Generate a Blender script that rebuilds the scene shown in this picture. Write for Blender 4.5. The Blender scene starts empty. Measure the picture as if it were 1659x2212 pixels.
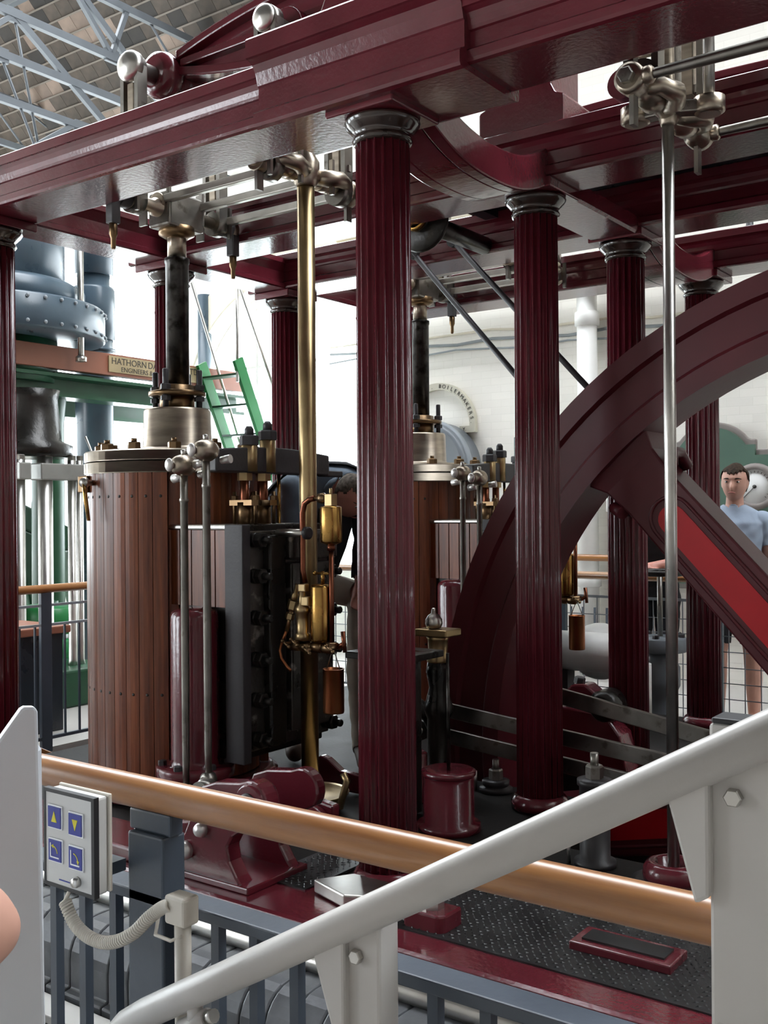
import bpy, bmesh, math, random
from mathutils import Vector, Matrix, Quaternion
random.seed(7)
R = math.radians
PI = math.pi
scene = bpy.context.scene
C = bpy.context.scene.collection

# ------------------------------------------------------------------ camera
cam_data = bpy.data.cameras.new('camera')
cam_data.sensor_fit = 'HORIZONTAL'
cam_data.sensor_width = 36.0
cam_data.lens = 2250.0 * 36.0 / 1659.0
cam_data.clip_start = 0.05
cam = bpy.data.objects.new('camera', cam_data)
C.objects.link(cam)
cam.matrix_world = (Matrix.Translation((0, 0, 1.55)) @ Matrix.Rotation(R(36.1), 4, 'Z')
                    @ Matrix.Rotation(R(90), 4, 'X') @ Matrix.Rotation(R(-0.45), 4, 'Z'))
scene.camera = cam

# ------------------------------------------------------------------ daylight
world = bpy.data.worlds.new('overcast_sky')
scene.world = world
world.use_nodes = True
bg = world.node_tree.nodes['Background']
bg.inputs[0].default_value = (0.90, 0.95, 1.0, 1)
bg.inputs[1].default_value = 8.0
scene.view_settings.view_transform = 'Standard'
scene.view_settings.look = 'None'
scene.view_settings.gamma = 1.0
scene.view_settings.use_curve_mapping = False
scene.view_settings.exposure = 0.60
scene.cycles.max_bounces = 8
scene.cycles.diffuse_bounces = 4
scene.cycles.glossy_bounces = 4
scene.cycles.transparent_max_bounces = 12
scene.cycles.sample_clamp_indirect = 6.0
scene.cycles.caustics_reflective = False
scene.cycles.caustics_refractive = False

# ------------------------------------------------------------------ materials
def new_mat(name):
    m = bpy.data.materials.new(name)
    m.use_nodes = True
    nt = m.node_tree
    b = nt.nodes['Principled BSDF']
    return m, nt, b

def lnk(nt, a, b):
    nt.links.new(a, b)

def paint(name, col, rough=0.3, metal=0.0, var=0.12, scale=6.0, bump=0.0, bscale=60.0, rvar=0.1,
          col2=None, dirt=None, dirt_amt=0.0, objvar=0.0, coat=0.0, spec=0.5, aniso=None):
    m, nt, b = new_mat(name)
    N = nt.nodes
    tc = N.new('ShaderNodeTexCoord')
    mp = N.new('ShaderNodeMapping')
    if aniso:
        mp.inputs['Scale'].default_value = aniso
    lnk(nt, tc.outputs['Object'], mp.inputs['Vector'])
    n = N.new('ShaderNodeTexNoise'); n.inputs['Scale'].default_value = scale; n.inputs['Detail'].default_value = 6
    lnk(nt, mp.outputs[0], n.inputs['Vector'])
    c2 = col2 or tuple(max(0, c * (1 - var * 2)) for c in col)
    ramp = N.new('ShaderNodeValToRGB')
    ramp.color_ramp.elements[0].position = 0.3; ramp.color_ramp.elements[1].position = 0.7
    ramp.color_ramp.elements[0].color = (*c2, 1); ramp.color_ramp.elements[1].color = (*col, 1)
    lnk(nt, n.outputs['Fac'], ramp.inputs['Fac'])
    out = ramp.outputs['Color']
    if objvar:
        oi = N.new('ShaderNodeObjectInfo')
        mr = N.new('ShaderNodeMapRange')
        mr.inputs['To Min'].default_value = 1 - objvar; mr.inputs['To Max'].default_value = 1 + objvar
        lnk(nt, oi.outputs['Random'], mr.inputs['Value'])
        hv = N.new('ShaderNodeHueSaturation')
        lnk(nt, mr.outputs['Result'], hv.inputs['Value']); lnk(nt, out, hv.inputs['Color'])
        out = hv.outputs['Color']
    if dirt:
        n2 = N.new('ShaderNodeTexNoise'); n2.inputs['Scale'].default_value = scale * 2.7; n2.inputs['Detail'].default_value = 8
        lnk(nt, mp.outputs[0], n2.inputs['Vector'])
        r2 = N.new('ShaderNodeValToRGB')
        r2.color_ramp.elements[0].position = 0.62 - dirt_amt * 0.3; r2.color_ramp.elements[1].position = 0.72 - dirt_amt * 0.1
        lnk(nt, n2.outputs['Fac'], r2.inputs['Fac'])
        mx = N.new('ShaderNodeMix'); mx.data_type = 'RGBA'
        lnk(nt, r2.outputs['Color'], mx.inputs['Factor']); lnk(nt, out, mx.inputs['A'])
        mx.inputs['B'].default_value = (*dirt, 1)
        out = mx.outputs['Result']
    lnk(nt, out, b.inputs['Base Color'])
    b.inputs['Metallic'].default_value = metal
    b.inputs['Specular IOR Level'].default_value = spec
    if coat:
        b.inputs['Coat Weight'].default_value = coat; b.inputs['Coat Roughness'].default_value = 0.08
    mr2 = N.new('ShaderNodeMapRange')
    mr2.inputs['To Min'].default_value = max(0.03, rough - rvar); mr2.inputs['To Max'].default_value = rough + rvar
    lnk(nt, n.outputs['Fac'], mr2.inputs['Value']); lnk(nt, mr2.outputs['Result'], b.inputs['Roughness'])
    if bump:
        n3 = N.new('ShaderNodeTexNoise'); n3.inputs['Scale'].default_value = bscale; n3.inputs['Detail'].default_value = 3
        lnk(nt, mp.outputs[0], n3.inputs['Vector'])
        bp = N.new('ShaderNodeBump'); bp.inputs['Strength'].default_value = bump; bp.inputs['Distance'].default_value = 0.004
        lnk(nt, n3.outputs['Fac'], bp.inputs['Height']); lnk(nt, bp.outputs['Normal'], b.inputs['Normal'])
    return m

def wood(name, c1, c2, axis='Z', rough=0.3, scale=3.0, objvar=0.15, coat=0.0):
    m, nt, b = new_mat(name)
    N = nt.nodes
    tc = N.new('ShaderNodeTexCoord'); mp = N.new('ShaderNodeMapping')
    s = [14.0, 14.0, 14.0]; s['XYZ'.index(axis)] = 0.9
    mp.inputs['Scale'].default_value = s
    lnk(nt, tc.outputs['Object'], mp.inputs['Vector'])
    oi = N.new('ShaderNodeObjectInfo')
    ad = N.new('ShaderNodeVectorMath'); ad.operation = 'MULTIPLY_ADD'
    ad.inputs[1].default_value = (1, 1, 1)
    lnk(nt, mp.outputs[0], ad.inputs[0])
    cx = N.new('ShaderNodeCombineXYZ')
    mm = N.new('ShaderNodeMath'); mm.operation = 'MULTIPLY'; mm.inputs[1].default_value = 37.0
    lnk(nt, oi.outputs['Random'], mm.inputs[0])
    for i in range(3):
        lnk(nt, mm.outputs[0], cx.inputs[i])
    lnk(nt, cx.outputs[0], ad.inputs[2])
    n = N.new('ShaderNodeTexNoise'); n.inputs['Scale'].default_value = scale; n.inputs['Detail'].default_value = 9; n.inputs['Roughness'].default_value = 0.65
    lnk(nt, ad.outputs[0], n.inputs['Vector'])
    ramp = N.new('ShaderNodeValToRGB')
    ramp.color_ramp.elements[0].position = 0.32; ramp.color_ramp.elements[1].position = 0.66
    ramp.color_ramp.elements[0].color = (*c2, 1); ramp.color_ramp.elements[1].color = (*c1, 1)
    lnk(nt, n.outputs['Fac'], ramp.inputs['Fac'])
    mr = N.new('ShaderNodeMapRange'); mr.inputs['To Min'].default_value = 1 - objvar; mr.inputs['To Max'].default_value = 1 + objvar
    lnk(nt, oi.outputs['Random'], mr.inputs['Value'])
    hv = N.new('ShaderNodeHueSaturation')
    lnk(nt, mr.outputs['Result'], hv.inputs['Value']); lnk(nt, ramp.outputs['Color'], hv.inputs['Color'])
    lnk(nt, hv.outputs['Color'], b.inputs['Base Color'])
    b.inputs['Roughness'].default_value = rough
    if coat:
        b.inputs['Coat Weight'].default_value = coat; b.inputs['Coat Roughness'].default_value = 0.24
    bp = N.new('ShaderNodeBump'); bp.inputs['Strength'].default_value = 0.12; bp.inputs['Distance'].default_value = 0.002
    lnk(nt, n.outputs['Fac'], bp.inputs['Height']); lnk(nt, bp.outputs['Normal'], b.inputs['Normal'])
    return m

def brickwall(name, col, mortar, rough=0.7):
    m, nt, b = new_mat(name)
    N = nt.nodes
    tc = N.new('ShaderNodeTexCoord'); sx = N.new('ShaderNodeSeparateXYZ'); cb = N.new('ShaderNodeCombineXYZ')
    ad = N.new('ShaderNodeMath'); ad.operation = 'ADD'
    lnk(nt, tc.outputs['Object'], sx.inputs[0])
    lnk(nt, sx.outputs['X'], ad.inputs[0]); lnk(nt, sx.outputs['Y'], ad.inputs[1])
    lnk(nt, ad.outputs[0], cb.inputs['X']); lnk(nt, sx.outputs['Z'], cb.inputs['Y'])
    br = N.new('ShaderNodeTexBrick'); br.inputs['Scale'].default_value = 4.4
    br.inputs['Color1'].default_value = (*col, 1); br.inputs['Color2'].default_value = (*[c * 0.95 for c in col], 1)
    br.inputs['Mortar'].default_value = (*mortar, 1); br.inputs['Mortar Size'].default_value = 0.012
    br.inputs['Brick Width'].default_value = 1.0; br.inputs['Row Height'].default_value = 0.33
    lnk(nt, cb.outputs[0], br.inputs['Vector'])
    lnk(nt, br.outputs['Color'], b.inputs['Base Color'])
    b.inputs['Roughness'].default_value = rough
    bp = N.new('ShaderNodeBump'); bp.inputs['Strength'].default_value = 0.35; bp.inputs['Distance'].default_value = 0.01; bp.invert = True
    lnk(nt, br.outputs['Fac'], bp.inputs['Height']); lnk(nt, bp.outputs['Normal'], b.inputs['Normal'])
    return m

def glass_pane(name):
    m, nt, b = new_mat(name)
    N = nt.nodes
    t = N.new('ShaderNodeBsdfTransparent'); t.inputs[0].default_value = (0.95, 0.97, 0.97, 1)
    g = N.new('ShaderNodeBsdfGlossy'); g.inputs['Roughness'].default_value = 0.02
    mx = N.new('ShaderNodeMixShader'); mx.inputs[0].default_value = 0.06
    lnk(nt, t.outputs[0], mx.inputs[1]); lnk(nt, g.outputs[0], mx.inputs[2])
    lnk(nt, mx.outputs[0], N['Material Output'].inputs['Surface'])
    return m

MAROON = (0.148, 0.0185, 0.0300)
M = {
    'maroon': paint('maroon_gloss_paint', MAROON, 0.20, var=0.16, scale=3.5, bump=0.25, bscale=55, rvar=0.07, coat=0.3),
    'red': paint('bright_red_paint', (0.62, 0.008, 0.018), 0.40, var=0.06, bump=0.05),
    'steel': paint('polished_steel', (0.66, 0.64, 0.60), 0.31, 1.0, var=0.12, scale=9, rvar=0.08),
    'steel_dull': paint('worn_steel', (0.34, 0.32, 0.29), 0.36, 1.0, var=0.2, scale=7, rvar=0.1, dirt=(0.16, 0.14, 0.12), dirt_amt=0.10),
    'steel_dark': paint('oily_dark_steel', (0.10, 0.095, 0.09), 0.33, 1.0, var=0.3, scale=6, rvar=0.12, dirt=(0.012, 0.01, 0.008), dirt_amt=0.5),
    'iron_black': paint('black_oily_iron', (0.030, 0.027, 0.024), 0.30, 0.4, var=0.3, scale=5, bump=0.6, bscale=28, rvar=0.15),
    'iron_grey': paint('grey_cast_iron', (0.115, 0.11, 0.115), 0.42, 0.2, var=0.25, scale=8, bump=0.35, bscale=35, rvar=0.12),
    'slate_iron': paint('slate_painted_iron', (0.045, 0.042, 0.046), 0.45, 0.0, var=0.15, scale=6, bump=0.2),
    'brass': paint('old_brass', (0.56, 0.32, 0.095), 0.26, 1.0, var=0.22, scale=8, rvar=0.08),
    'brass_pale': paint('pale_worn_brass', (0.56, 0.41, 0.215), 0.33, 1.0, var=0.22, scale=5, rvar=0.1),
    'bronze': paint('bronze_gland', (0.27, 0.175, 0.095), 0.32, 1.0, var=0.25, scale=7, rvar=0.1),
    'bearing_metal': paint('brushed_gunmetal', (0.53, 0.455, 0.365), 0.32, 1.0, var=0.2, scale=5, rvar=0.08, aniso=(1, 1, 6)),
    'copper': paint('copper_sheet', (0.56, 0.21, 0.09), 0.32, 1.0, var=0.2, scale=7, rvar=0.1),
    'copper_dark': paint('tarnished_copper_pipe', (0.30, 0.105, 0.060), 0.3, 1.0, var=0.25, scale=7, rvar=0.1),
    'lag_wood': wood('mahogany_lagging', (0.30, 0.085, 0.030), (0.11, 0.026, 0.011), 'Z', 0.36, 2.2, 0.32, 0.12),
    'rail_wood': wood('varnished_oak', (0.44, 0.20, 0.066), (0.25, 0.095, 0.028), 'X', 0.34, 2.0, 0.06, 0.9),
    'rail_wood_y': wood('varnished_oak_cross', (0.50, 0.23, 0.075), (0.31, 0.12, 0.03), 'Y', 0.28, 2.0, 0.06, 0.4),
    'rail_grey': paint('blue_grey_rail_paint', (0.060, 0.075, 0.098), 0.36, 0.0, var=0.1, scale=8, bump=0.1),
    'lift_grey': paint('pale_grey_lift_enamel', (0.52, 0.50, 0.475), 0.30, 0.0, var=0.03, scale=4, bump=0.04, bscale=120),
    'lift_white': paint('white_grey_panel', (0.55, 0.58, 0.62), 0.33, 0.0, var=0.03, scale=4),
    'box_grey': paint('light_grey_plastic', (0.55, 0.54, 0.52), 0.4, 0.0, var=0.03),
    'cream_plastic': paint('cream_plastic', (0.60, 0.55, 0.47), 0.4, 0.0, var=0.05),
    'black_rubber': paint('black_rubber', (0.012, 0.012, 0.014), 0.5, 0.0, var=0.1),
    'blue_button': paint('blue_button', (0.010, 0.022, 0.25), 0.35, 0.0, var=0.04),
    'white_print': paint('white_print', (0.80, 0.80, 0.82), 0.4, 0.0, var=0.02),
    'yellow_print': paint('yellow_print', (0.62, 0.55, 0.02), 0.4, 0.0, var=0.02),
    'black_print': paint('black_print', (0.03, 0.025, 0.02), 0.5, 0.0, var=0.02),
    'wall': brickwall('white_painted_brick', (0.90, 0.87, 0.80), (0.82, 0.79, 0.72)),
    'low_bounce_brick': brickwall('dim_low_bounce_brick', (0.26, 0.24, 0.22), (0.22, 0.21, 0.20)),  # darkened for the unseen walls, to cut light bounced from the camera side
    'cream': paint('cream_gloss_paint', (0.76, 0.70, 0.56), 0.42, 0.0, var=0.05, scale=2, bump=0.1, bscale=20),
    'white': paint('white_gloss_paint', (0.80, 0.79, 0.76), 0.36, 0.0, var=0.03, scale=3, bump=0.08, bscale=20),
    'floor': paint('pale_concrete', (0.44, 0.42, 0.39), 0.5, 0.0, var=0.1, scale=1.5, bump=0.1, bscale=30),
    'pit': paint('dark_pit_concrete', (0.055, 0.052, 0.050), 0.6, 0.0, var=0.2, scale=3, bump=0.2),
    'checker': paint('oily_chequer_plate', (0.055, 0.055, 0.056), 0.36, 0.5, var=0.3, scale=7, rvar=0.12),
    'oily_plate': paint('oily_floor_plate', (0.022, 0.020, 0.019), 0.6, 0.0, var=0.3, scale=5, bump=0.2, spec=0.2),
    'slate': paint('brown_roof_slab', (0.090, 0.070, 0.054), 0.8, 0.0, var=0.25, scale=6, objvar=0.16),
    'slate_dark': paint('dark_roof_slab', (0.036, 0.031, 0.027), 0.8, 0.0, var=0.2, scale=5, objvar=0.25),
    'slate_light': paint('pale_roof_slab', (0.25, 0.185, 0.145), 0.8, 0.0, var=0.16, scale=5, objvar=0.2),
    'batten': paint('roof_batten', (0.19, 0.16, 0.13), 0.7, 0.0, var=0.1),
    'truss': paint('pale_blue_grey_steelwork', (0.27, 0.30, 0.325), 0.45, 0.0, var=0.08, scale=5),
    'truss_steel': paint('dull_grey_roof_steel', (0.135, 0.150, 0.165), 0.5, 0.0, var=0.08, scale=5),
    'machine_blue': paint('blue_grey_machine_paint', (0.085, 0.125, 0.160), 0.30, 0.0, var=0.12, scale=4, bump=0.1),
    'green': paint('green_machine_paint', (0.018, 0.230, 0.060), 0.33, 0.0, var=0.1, scale=4),
    'green_dark': paint('dark_green_paint', (0.012, 0.075, 0.032), 0.35, 0.0, var=0.15, scale=4),
    'sign_green': paint('sage_green_sign', (0.075, 0.145, 0.105), 0.45, 0.0, var=0.08, scale=3),
    'sign_frame': paint('taupe_moulding', (0.25, 0.215, 0.20), 0.45, 0.0, var=0.08, scale=5),
    'terracotta': paint('terracotta_beam_paint', (0.285, 0.105, 0.062), 0.42, 0.0, var=0.06),
    'cab_dark': paint('dark_slate_cabinet', (0.020, 0.026, 0.034), 0.3, 0.0, var=0.1),
    'skin': paint('skin', (0.60, 0.33, 0.25), 0.48, 0.0, var=0.06, scale=9),
    'skin_pink': paint('flushed_skin', (0.60, 0.27, 0.21), 0.48, 0.0, var=0.08, scale=9),
    'lips': paint('lips', (0.42, 0.14, 0.12), 0.4, 0.0, var=0.03),
    'hair_dark': paint('dark_brown_hair', (0.050, 0.032, 0.021), 0.8, 0.0, var=0.4, scale=60, bump=0.4, bscale=90, spec=0.15),
    'hair_grey': paint('grey_brown_hair', (0.20, 0.165, 0.135), 0.8, 0.0, var=0.4, scale=60, bump=0.4, bscale=90, spec=0.15),
    'eye': paint('eye_white', (0.6, 0.58, 0.55), 0.2, 0.0, var=0.02),
    'iris': paint('dark_iris', (0.02, 0.015, 0.012), 0.15, 0.0, var=0.02),
    'tshirt': paint('grey_blue_tshirt', (0.33, 0.40, 0.50), 0.85, 0.0, var=0.07, scale=6, bump=0.5, bscale=14),
    'denim': paint('faded_blue_work_shirt', (0.19, 0.245, 0.31), 0.85, 0.0, var=0.16, scale=9, bump=0.5, bscale=16),
    'dark_cloth': paint('black_cloth', (0.012, 0.013, 0.018), 0.85, 0.0, var=0.2, scale=9, bump=0.4, bscale=16),
    'khaki': paint('khaki_cloth', (0.50, 0.44, 0.36), 0.85, 0.0, var=0.08, scale=9, bump=0.4, bscale=16),
    'leather': paint('brown_shoe_leather', (0.06, 0.032, 0.02), 0.5, 0.0, var=0.2),
    'boiler_grey': paint('grey_boiler_paint', (0.17, 0.19, 0.21), 0.38, 0.0, var=0.1, scale=4),
    'cable_grey': paint('grey_cable_sheath', (0.30, 0.33, 0.34), 0.45, 0.0, var=0.1),
    'gauge_face': paint('white_gauge_face', (0.82, 0.82, 0.80), 0.3, 0.0, var=0.02),
    'glass': glass_pane('window_glass'),
}

# ------------------------------------------------------------------ mesh helpers
def V(*a):
    return Vector(a[0] if len(a) == 1 else a)

def frame_of(d):
    d = Vector(d).normalized()
    a = Vector((0, 0, 1)) if abs(d.z) < 0.9 else Vector((1, 0, 0))
    u = d.cross(a).normalized(); w = d.cross(u).normalized()
    return d, u, w

class MB:
    def __init__(self):
        self.v = []; self.f = []; self.s = []
    def add(self, vs, fs, smooth=False):
        o = len(self.v)
        self.v += [tuple(p) for p in vs]
        for i, f in enumerate(fs):
            self.f.append([o + k for k in f])
            self.s.append(smooth[i] if isinstance(smooth, list) else smooth)
        return self
    def box(self, x0, x1, y0, y1, z0, z1):
        vs = [(x, y, z) for z in (z0, z1) for y in (y0, y1) for x in (x0, x1)]
        return self.add(vs, [(0, 2, 3, 1), (4, 5, 7, 6), (0, 1, 5, 4), (2, 6, 7, 3), (0, 4, 6, 2), (1, 3, 7, 5)])
    def bar(self, p, q, w, h, up=(0, 0, 1)):
        p = V(p); q = V(q); d = (q - p).normalized(); up = V(up)
        s = d.cross(up)
        if s.length < 1e-4:
            s = d.cross(Vector((1, 0, 0)))
        s.normalize(); t = s.cross(d).normalized()
        vs = []
        for c in (p, q):
            for a, b in ((-1, -1), (1, -1), (1, 1), (-1, 1)):
                vs.append(c + s * a * w / 2 + t * b * h / 2)
        return self.add(vs, [(3, 2, 1, 0), (4, 5, 6, 7), (0, 1, 5, 4), (1, 2, 6, 5), (2, 3, 7, 6), (3, 0, 4, 7)])
    def lathe(self, prof, base=(0, 0, 0), axis=(0, 0, 1), n=24, sharp=False, a0=0.0, a1=2 * PI):
        base = V(base); d, u, w = frame_of(axis)
        full = abs(a1 - a0 - 2 * PI) < 1e-6
        m = n if full else n + 1
        vs = []
        for r, h in prof:
            for k in range(m):
                a = a0 + (a1 - a0) * k / n
                vs.append(base + d * h + (u * math.cos(a) + w * math.sin(a)) * max(r, 1e-5))
        fs = []; sm = []
        for i in range(len(prof) - 1):
            for k in range(n):
                k2 = (k + 1) % m
                fs.append((i * m + k2, i * m + k, (i + 1) * m + k, (i + 1) * m + k2)); sm.append(not sharp)
        if full:
            if prof[0][0] > 1e-4:
                fs.append(tuple(range(m))); sm.append(False)
            if prof[-1][0] > 1e-4:
                fs.append(tuple(reversed(range((len(prof) - 1) * m, len(prof) * m)))); sm.append(False)
        return self.add(vs, fs, sm)
    def cyl(self, p, q, r, r2=None, n=20):
        p = V(p); q = V(q); L = (q - p).length
        return self.lathe([(r, 0), (r if r2 is None else r2, L)], p, q - p, n)
    def disc_stack(self, prof, base, axis, n=24):
        # stepped profile: sharp corners by doubling the rings
        pr = []
        for i, x in enumerate(prof):
            pr.append(x)
            if 0 < i < len(prof) - 1:
                pr.append(x)
        return self.lathe(pr, base, axis, n)
    def hexa(self, p, axis, r, h):
        return self.lathe([(r, 0), (r, h * 0.85), (r * 0.86, h)], p, axis, 6, sharp=True)
    def sphere(self, c, r, sc=(1, 1, 1), n=16, m=10):
        vs = []; fs = []
        c = V(c)
        for i in range(m + 1):
            t = PI * i / m
            for k in range(n):
                a = 2 * PI * k / n
                vs.append(c + Vector((r * sc[0] * math.sin(t) * math.cos(a), r * sc[1] * math.sin(t) * math.sin(a), r * sc[2] * math.cos(t))))
        for i in range(m):
            for k in range(n):
                k2 = (k + 1) % n
                fs.append((i * n + k, (i + 1) * n + k, (i + 1) * n + k2, i * n + k2))
        return self.add(vs, fs, True)
    def tube(self, path, r, n=10, closed=False):
        pts = [V(p) for p in path]; m = len(pts)
        rr = r if isinstance(r, (list, tuple)) else [r] * m
        vs = []; ref = None
        for i, p in enumerate(pts):
            if closed:
                d = pts[(i + 1) % m] - pts[i - 1]
            else:
                d = pts[min(i + 1, m - 1)] - pts[max(i - 1, 0)]
            d.normalize()
            if ref is None:
                _, u, w = frame_of(d)
            else:
                u = (ref - d * ref.dot(d)).normalized(); w = d.cross(u)
            ref = u
            for k in range(n):
                a = 2 * PI * k / n
                vs.append(p + (u * math.cos(a) + w * math.sin(a)) * rr[i])
        fs = []; sm = []
        for i in range(m if closed else m - 1):
            i2 = (i + 1) % m
            for k in range(n):
                k2 = (k + 1) % n
                fs.append((i * n + k, i * n + k2, i2 * n + k2, i2 * n + k)); sm.append(True)
        if not closed:
            fs.append(tuple(reversed(range(n)))); sm.append(False)
            fs.append(tuple(range((m - 1) * n, m * n))); sm.append(False)
        return self.add(vs, fs, sm)
    def prism(self, poly, axis, a, b, smooth=False):
        # poly in the two other axes, in order (x,y) / (x,z) / (y,z)
        n = len(poly)
        def mk(p, t):
            return {'X': (t, p[0], p[1]), 'Y': (p[0], t, p[1]), 'Z': (p[0], p[1], t)}[axis]
        vs = [mk(p, a) for p in poly] + [mk(p, b) for p in poly]
        fs = [tuple(range(n)), tuple(reversed(range(n, 2 * n)))]
        sm = [False, False]
        for i in range(n):
            j = (i + 1) % n
            fs.append((j, i, n + i, n + j)); sm.append(smooth)
        return self.add(vs, fs, sm)
    def loft(self, rings, smooth=True, cap=True):
        n = len(rings[0]); vs = [p for r in rings for p in r]; fs = []; sm = []
        for i in range(len(rings) - 1):
            for k in range(n):
                k2 = (k + 1) % n
                fs.append((i * n + k, i * n + k2, (i + 1) * n + k2, (i + 1) * n + k)); sm.append(smooth)
        if cap:
            fs.append(tuple(reversed(range(n)))); fs.append(tuple(range((len(rings) - 1) * n, len(rings) * n))); sm += [False, False]
        return self.add(vs, fs, sm)

WPOS = {}
def mesh_from(name, mb, mat, fixn=True):
    me = bpy.data.meshes.new(name)
    me.from_pydata(mb.v, [], mb.f)
    for i, p in enumerate(me.polygons):
        p.use_smooth = mb.s[i]
    if fixn:
        bm = bmesh.new(); bm.from_mesh(me)
        bmesh.ops.recalc_face_normals(bm, faces=bm.faces)
        bm.to_mesh(me); bm.free()
    me.materials.append(M[mat])
    return me

def obj(name, mb, mat, parent=None, bevel=0.0, kind=None, seg=2):
    lo = [min(p[i] for p in mb.v) for i in range(3)]; hi = [max(p[i] for p in mb.v) for i in range(3)]
    c = Vector([(lo[i] + hi[i]) / 2 for i in range(3)])
    mb.v = [(p[0] - c.x, p[1] - c.y, p[2] - c.z) for p in mb.v]
    o = bpy.data.objects.new(name, mesh_from(name, mb, mat))
    C.objects.link(o)
    WPOS[o.name] = c
    if parent is not None:
        o.parent = parent
        o.location = c - WPOS[parent.name]
    else:
        o.location = c
    if bevel:
        bv = o.modifiers.new('bevel', 'BEVEL'); bv.width = bevel; bv.segments = seg; bv.limit_method = 'ANGLE'; bv.angle_limit = R(35)
        bv.harden_normals = False
    if kind:
        o['kind'] = kind
    return o

def tag(o, label, cat, group=None):
    o['label'] = label; o['category'] = cat
    if group:
        o['group'] = group
    return o

def thing(name, label, cat, loc, group=None):
    o = bpy.data.objects.new(name, None); C.objects.link(o)
    o.empty_display_size = 0.1
    o.location = loc; WPOS[o.name] = V(loc)
    return tag(o, label, cat, group)

def struct(o):
    o['kind'] = 'structure'
    return o

def copy_tree(o, shift=None, parent=None):
    c = o.copy(); C.objects.link(c)
    c.parent = parent
    if shift is not None:
        c.location = o.location + V(shift)
        WPOS[c.name] = WPOS[o.name] + V(shift)
    for ch in list(o.children):
        copy_tree(ch, None, c)
    return c

def dup(o, shift, label, group=None):
    c = copy_tree(o, shift)
    c['label'] = label
    if group:
        c['group'] = group
    return c

def inst(name, me, loc, parent=None, rot=None):
    o = bpy.data.objects.new(name, me); C.objects.link(o)
    WPOS[o.name] = V(loc)
    if parent is not None:
        o.parent = parent; o.location = V(loc) - WPOS[parent.name]
    else:
        o.location = loc
    if rot:
        o.rotation_euler = rot
    return o

def text_mesh(name, body, size, mat, parent, mtx, extrude=0.001):
    cu = bpy.data.curves.new(name, 'FONT'); cu.body = body; cu.size = size
    cu.align_x = 'CENTER'; cu.align_y = 'CENTER'; cu.extrude = extrude; cu.resolution_u = 3
    t = bpy.data.objects.new(name + '_curve', cu); C.objects.link(t)
    dg = bpy.context.evaluated_depsgraph_get()
    me = bpy.data.meshes.new_from_object(t.evaluated_get(dg))
    bpy.data.objects.remove(t)
    me.name = name
    me.materials.clear(); me.materials.append(M[mat])
    o = bpy.data.objects.new(name, me); C.objects.link(o)
    mw = mtx
    WPOS[o.name] = mw.to_translation()
    o.parent = parent
    o.location = mw.to_translation() - WPOS[parent.name]
    o.rotation_euler = mw.to_euler()
    return o

def arc(cx, cz, r, a0, a1, n):
    return [(cx + r * math.cos(R(a0 + (a1 - a0) * i / n)), cz + r * math.sin(R(a0 + (a1 - a0) * i / n))) for i in range(n + 1)]

# ------------------------------------------------------------------ the setting
mb = MB()
mb.box(-14, 8, -5, 1.12, -0.3, 0)
mb.box(-14, -5.9, 1.12, 9.2, -0.3, 0)
mb.box(-5.9, 8, 6.85, 9.2, -0.3, 0)
struct(obj('floor', mb, 'floor'))
mb = MB()
mb.box(-5.9, 8, 1.12, 3.78, -0.32, -0.12); mb.box(-5.9, -2.0, 3.78, 4.48, -0.32, -0.12); mb.box(1.75, 8, 3.78, 4.48, -0.32, -0.12)
mb.box(-5.9, 8, 4.94, 6.85, -0.32, -0.12)
mb.box(-5.9, -3.1, 4.48, 4.94, -0.32, -0.12)
mb.box(1.75, 8, 4.48, 4.94, -0.32, -0.12)
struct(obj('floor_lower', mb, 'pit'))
mb = MB()
mb.box(-3.2, -3.1, 4.40, 5.02, -2.1, -0.32); mb.box(1.75, 1.85, 4.40, 5.02, -2.1, -0.32)
mb.box(-3.1, -2.0, 4.40, 4.48, -2.1, -0.32); mb.box(-2.08, -2.0, 3.78, 4.40, -2.1, -0.32); mb.box(-2.08, 1.75, 3.70, 3.78, -2.1, -0.32); mb.box(-2.0, 1.75, 3.78, 4.48, -2.1, -2.02); mb.box(1.75, 1.85, 3.70, 4.40, -2.1, -0.32)
mb.box(-3.1, 1.75, 4.94, 5.02, -2.1, -0.32)
mb.box(-3.1, 1.75, 4.48, 4.94, -2.1, -2.02)
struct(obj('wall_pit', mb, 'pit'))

# back wall with a tall window at its left end
mb = MB()
mb.box(-14, -12.9, 9.2, 9.5, 0, 7.0)
mb.box(-12.9, -10.3, 9.2, 9.5, 0, 0.9); mb.box(-12.9, -10.3, 9.2, 9.5, 5.3, 7.0)
mb.box(-10.3, -9.56, 9.2, 9.5, 0, 7.0); mb.box(-6.24, 8, 9.2, 9.5, 0, 7.0)
mb.box(-9.56, -6.24, 9.2, 9.5, 0, 0.9); mb.box(-9.56, -6.24, 9.2, 9.5, 4.6, 7.0)
mb.prism([(-9.56, 4.6)] + arc(-7.9, 2.6, 1.66, 180, 90, 16) + [(-7.9, 4.6)], 'Y', 9.2, 9.5)
mb.prism([(-7.9, 4.6)] + arc(-7.9, 2.6, 1.66, 90, 0, 16) + [(-6.24, 4.6)], 'Y', 9.2, 9.5)
struct(obj('wall_back', mb, 'wall'))
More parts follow.
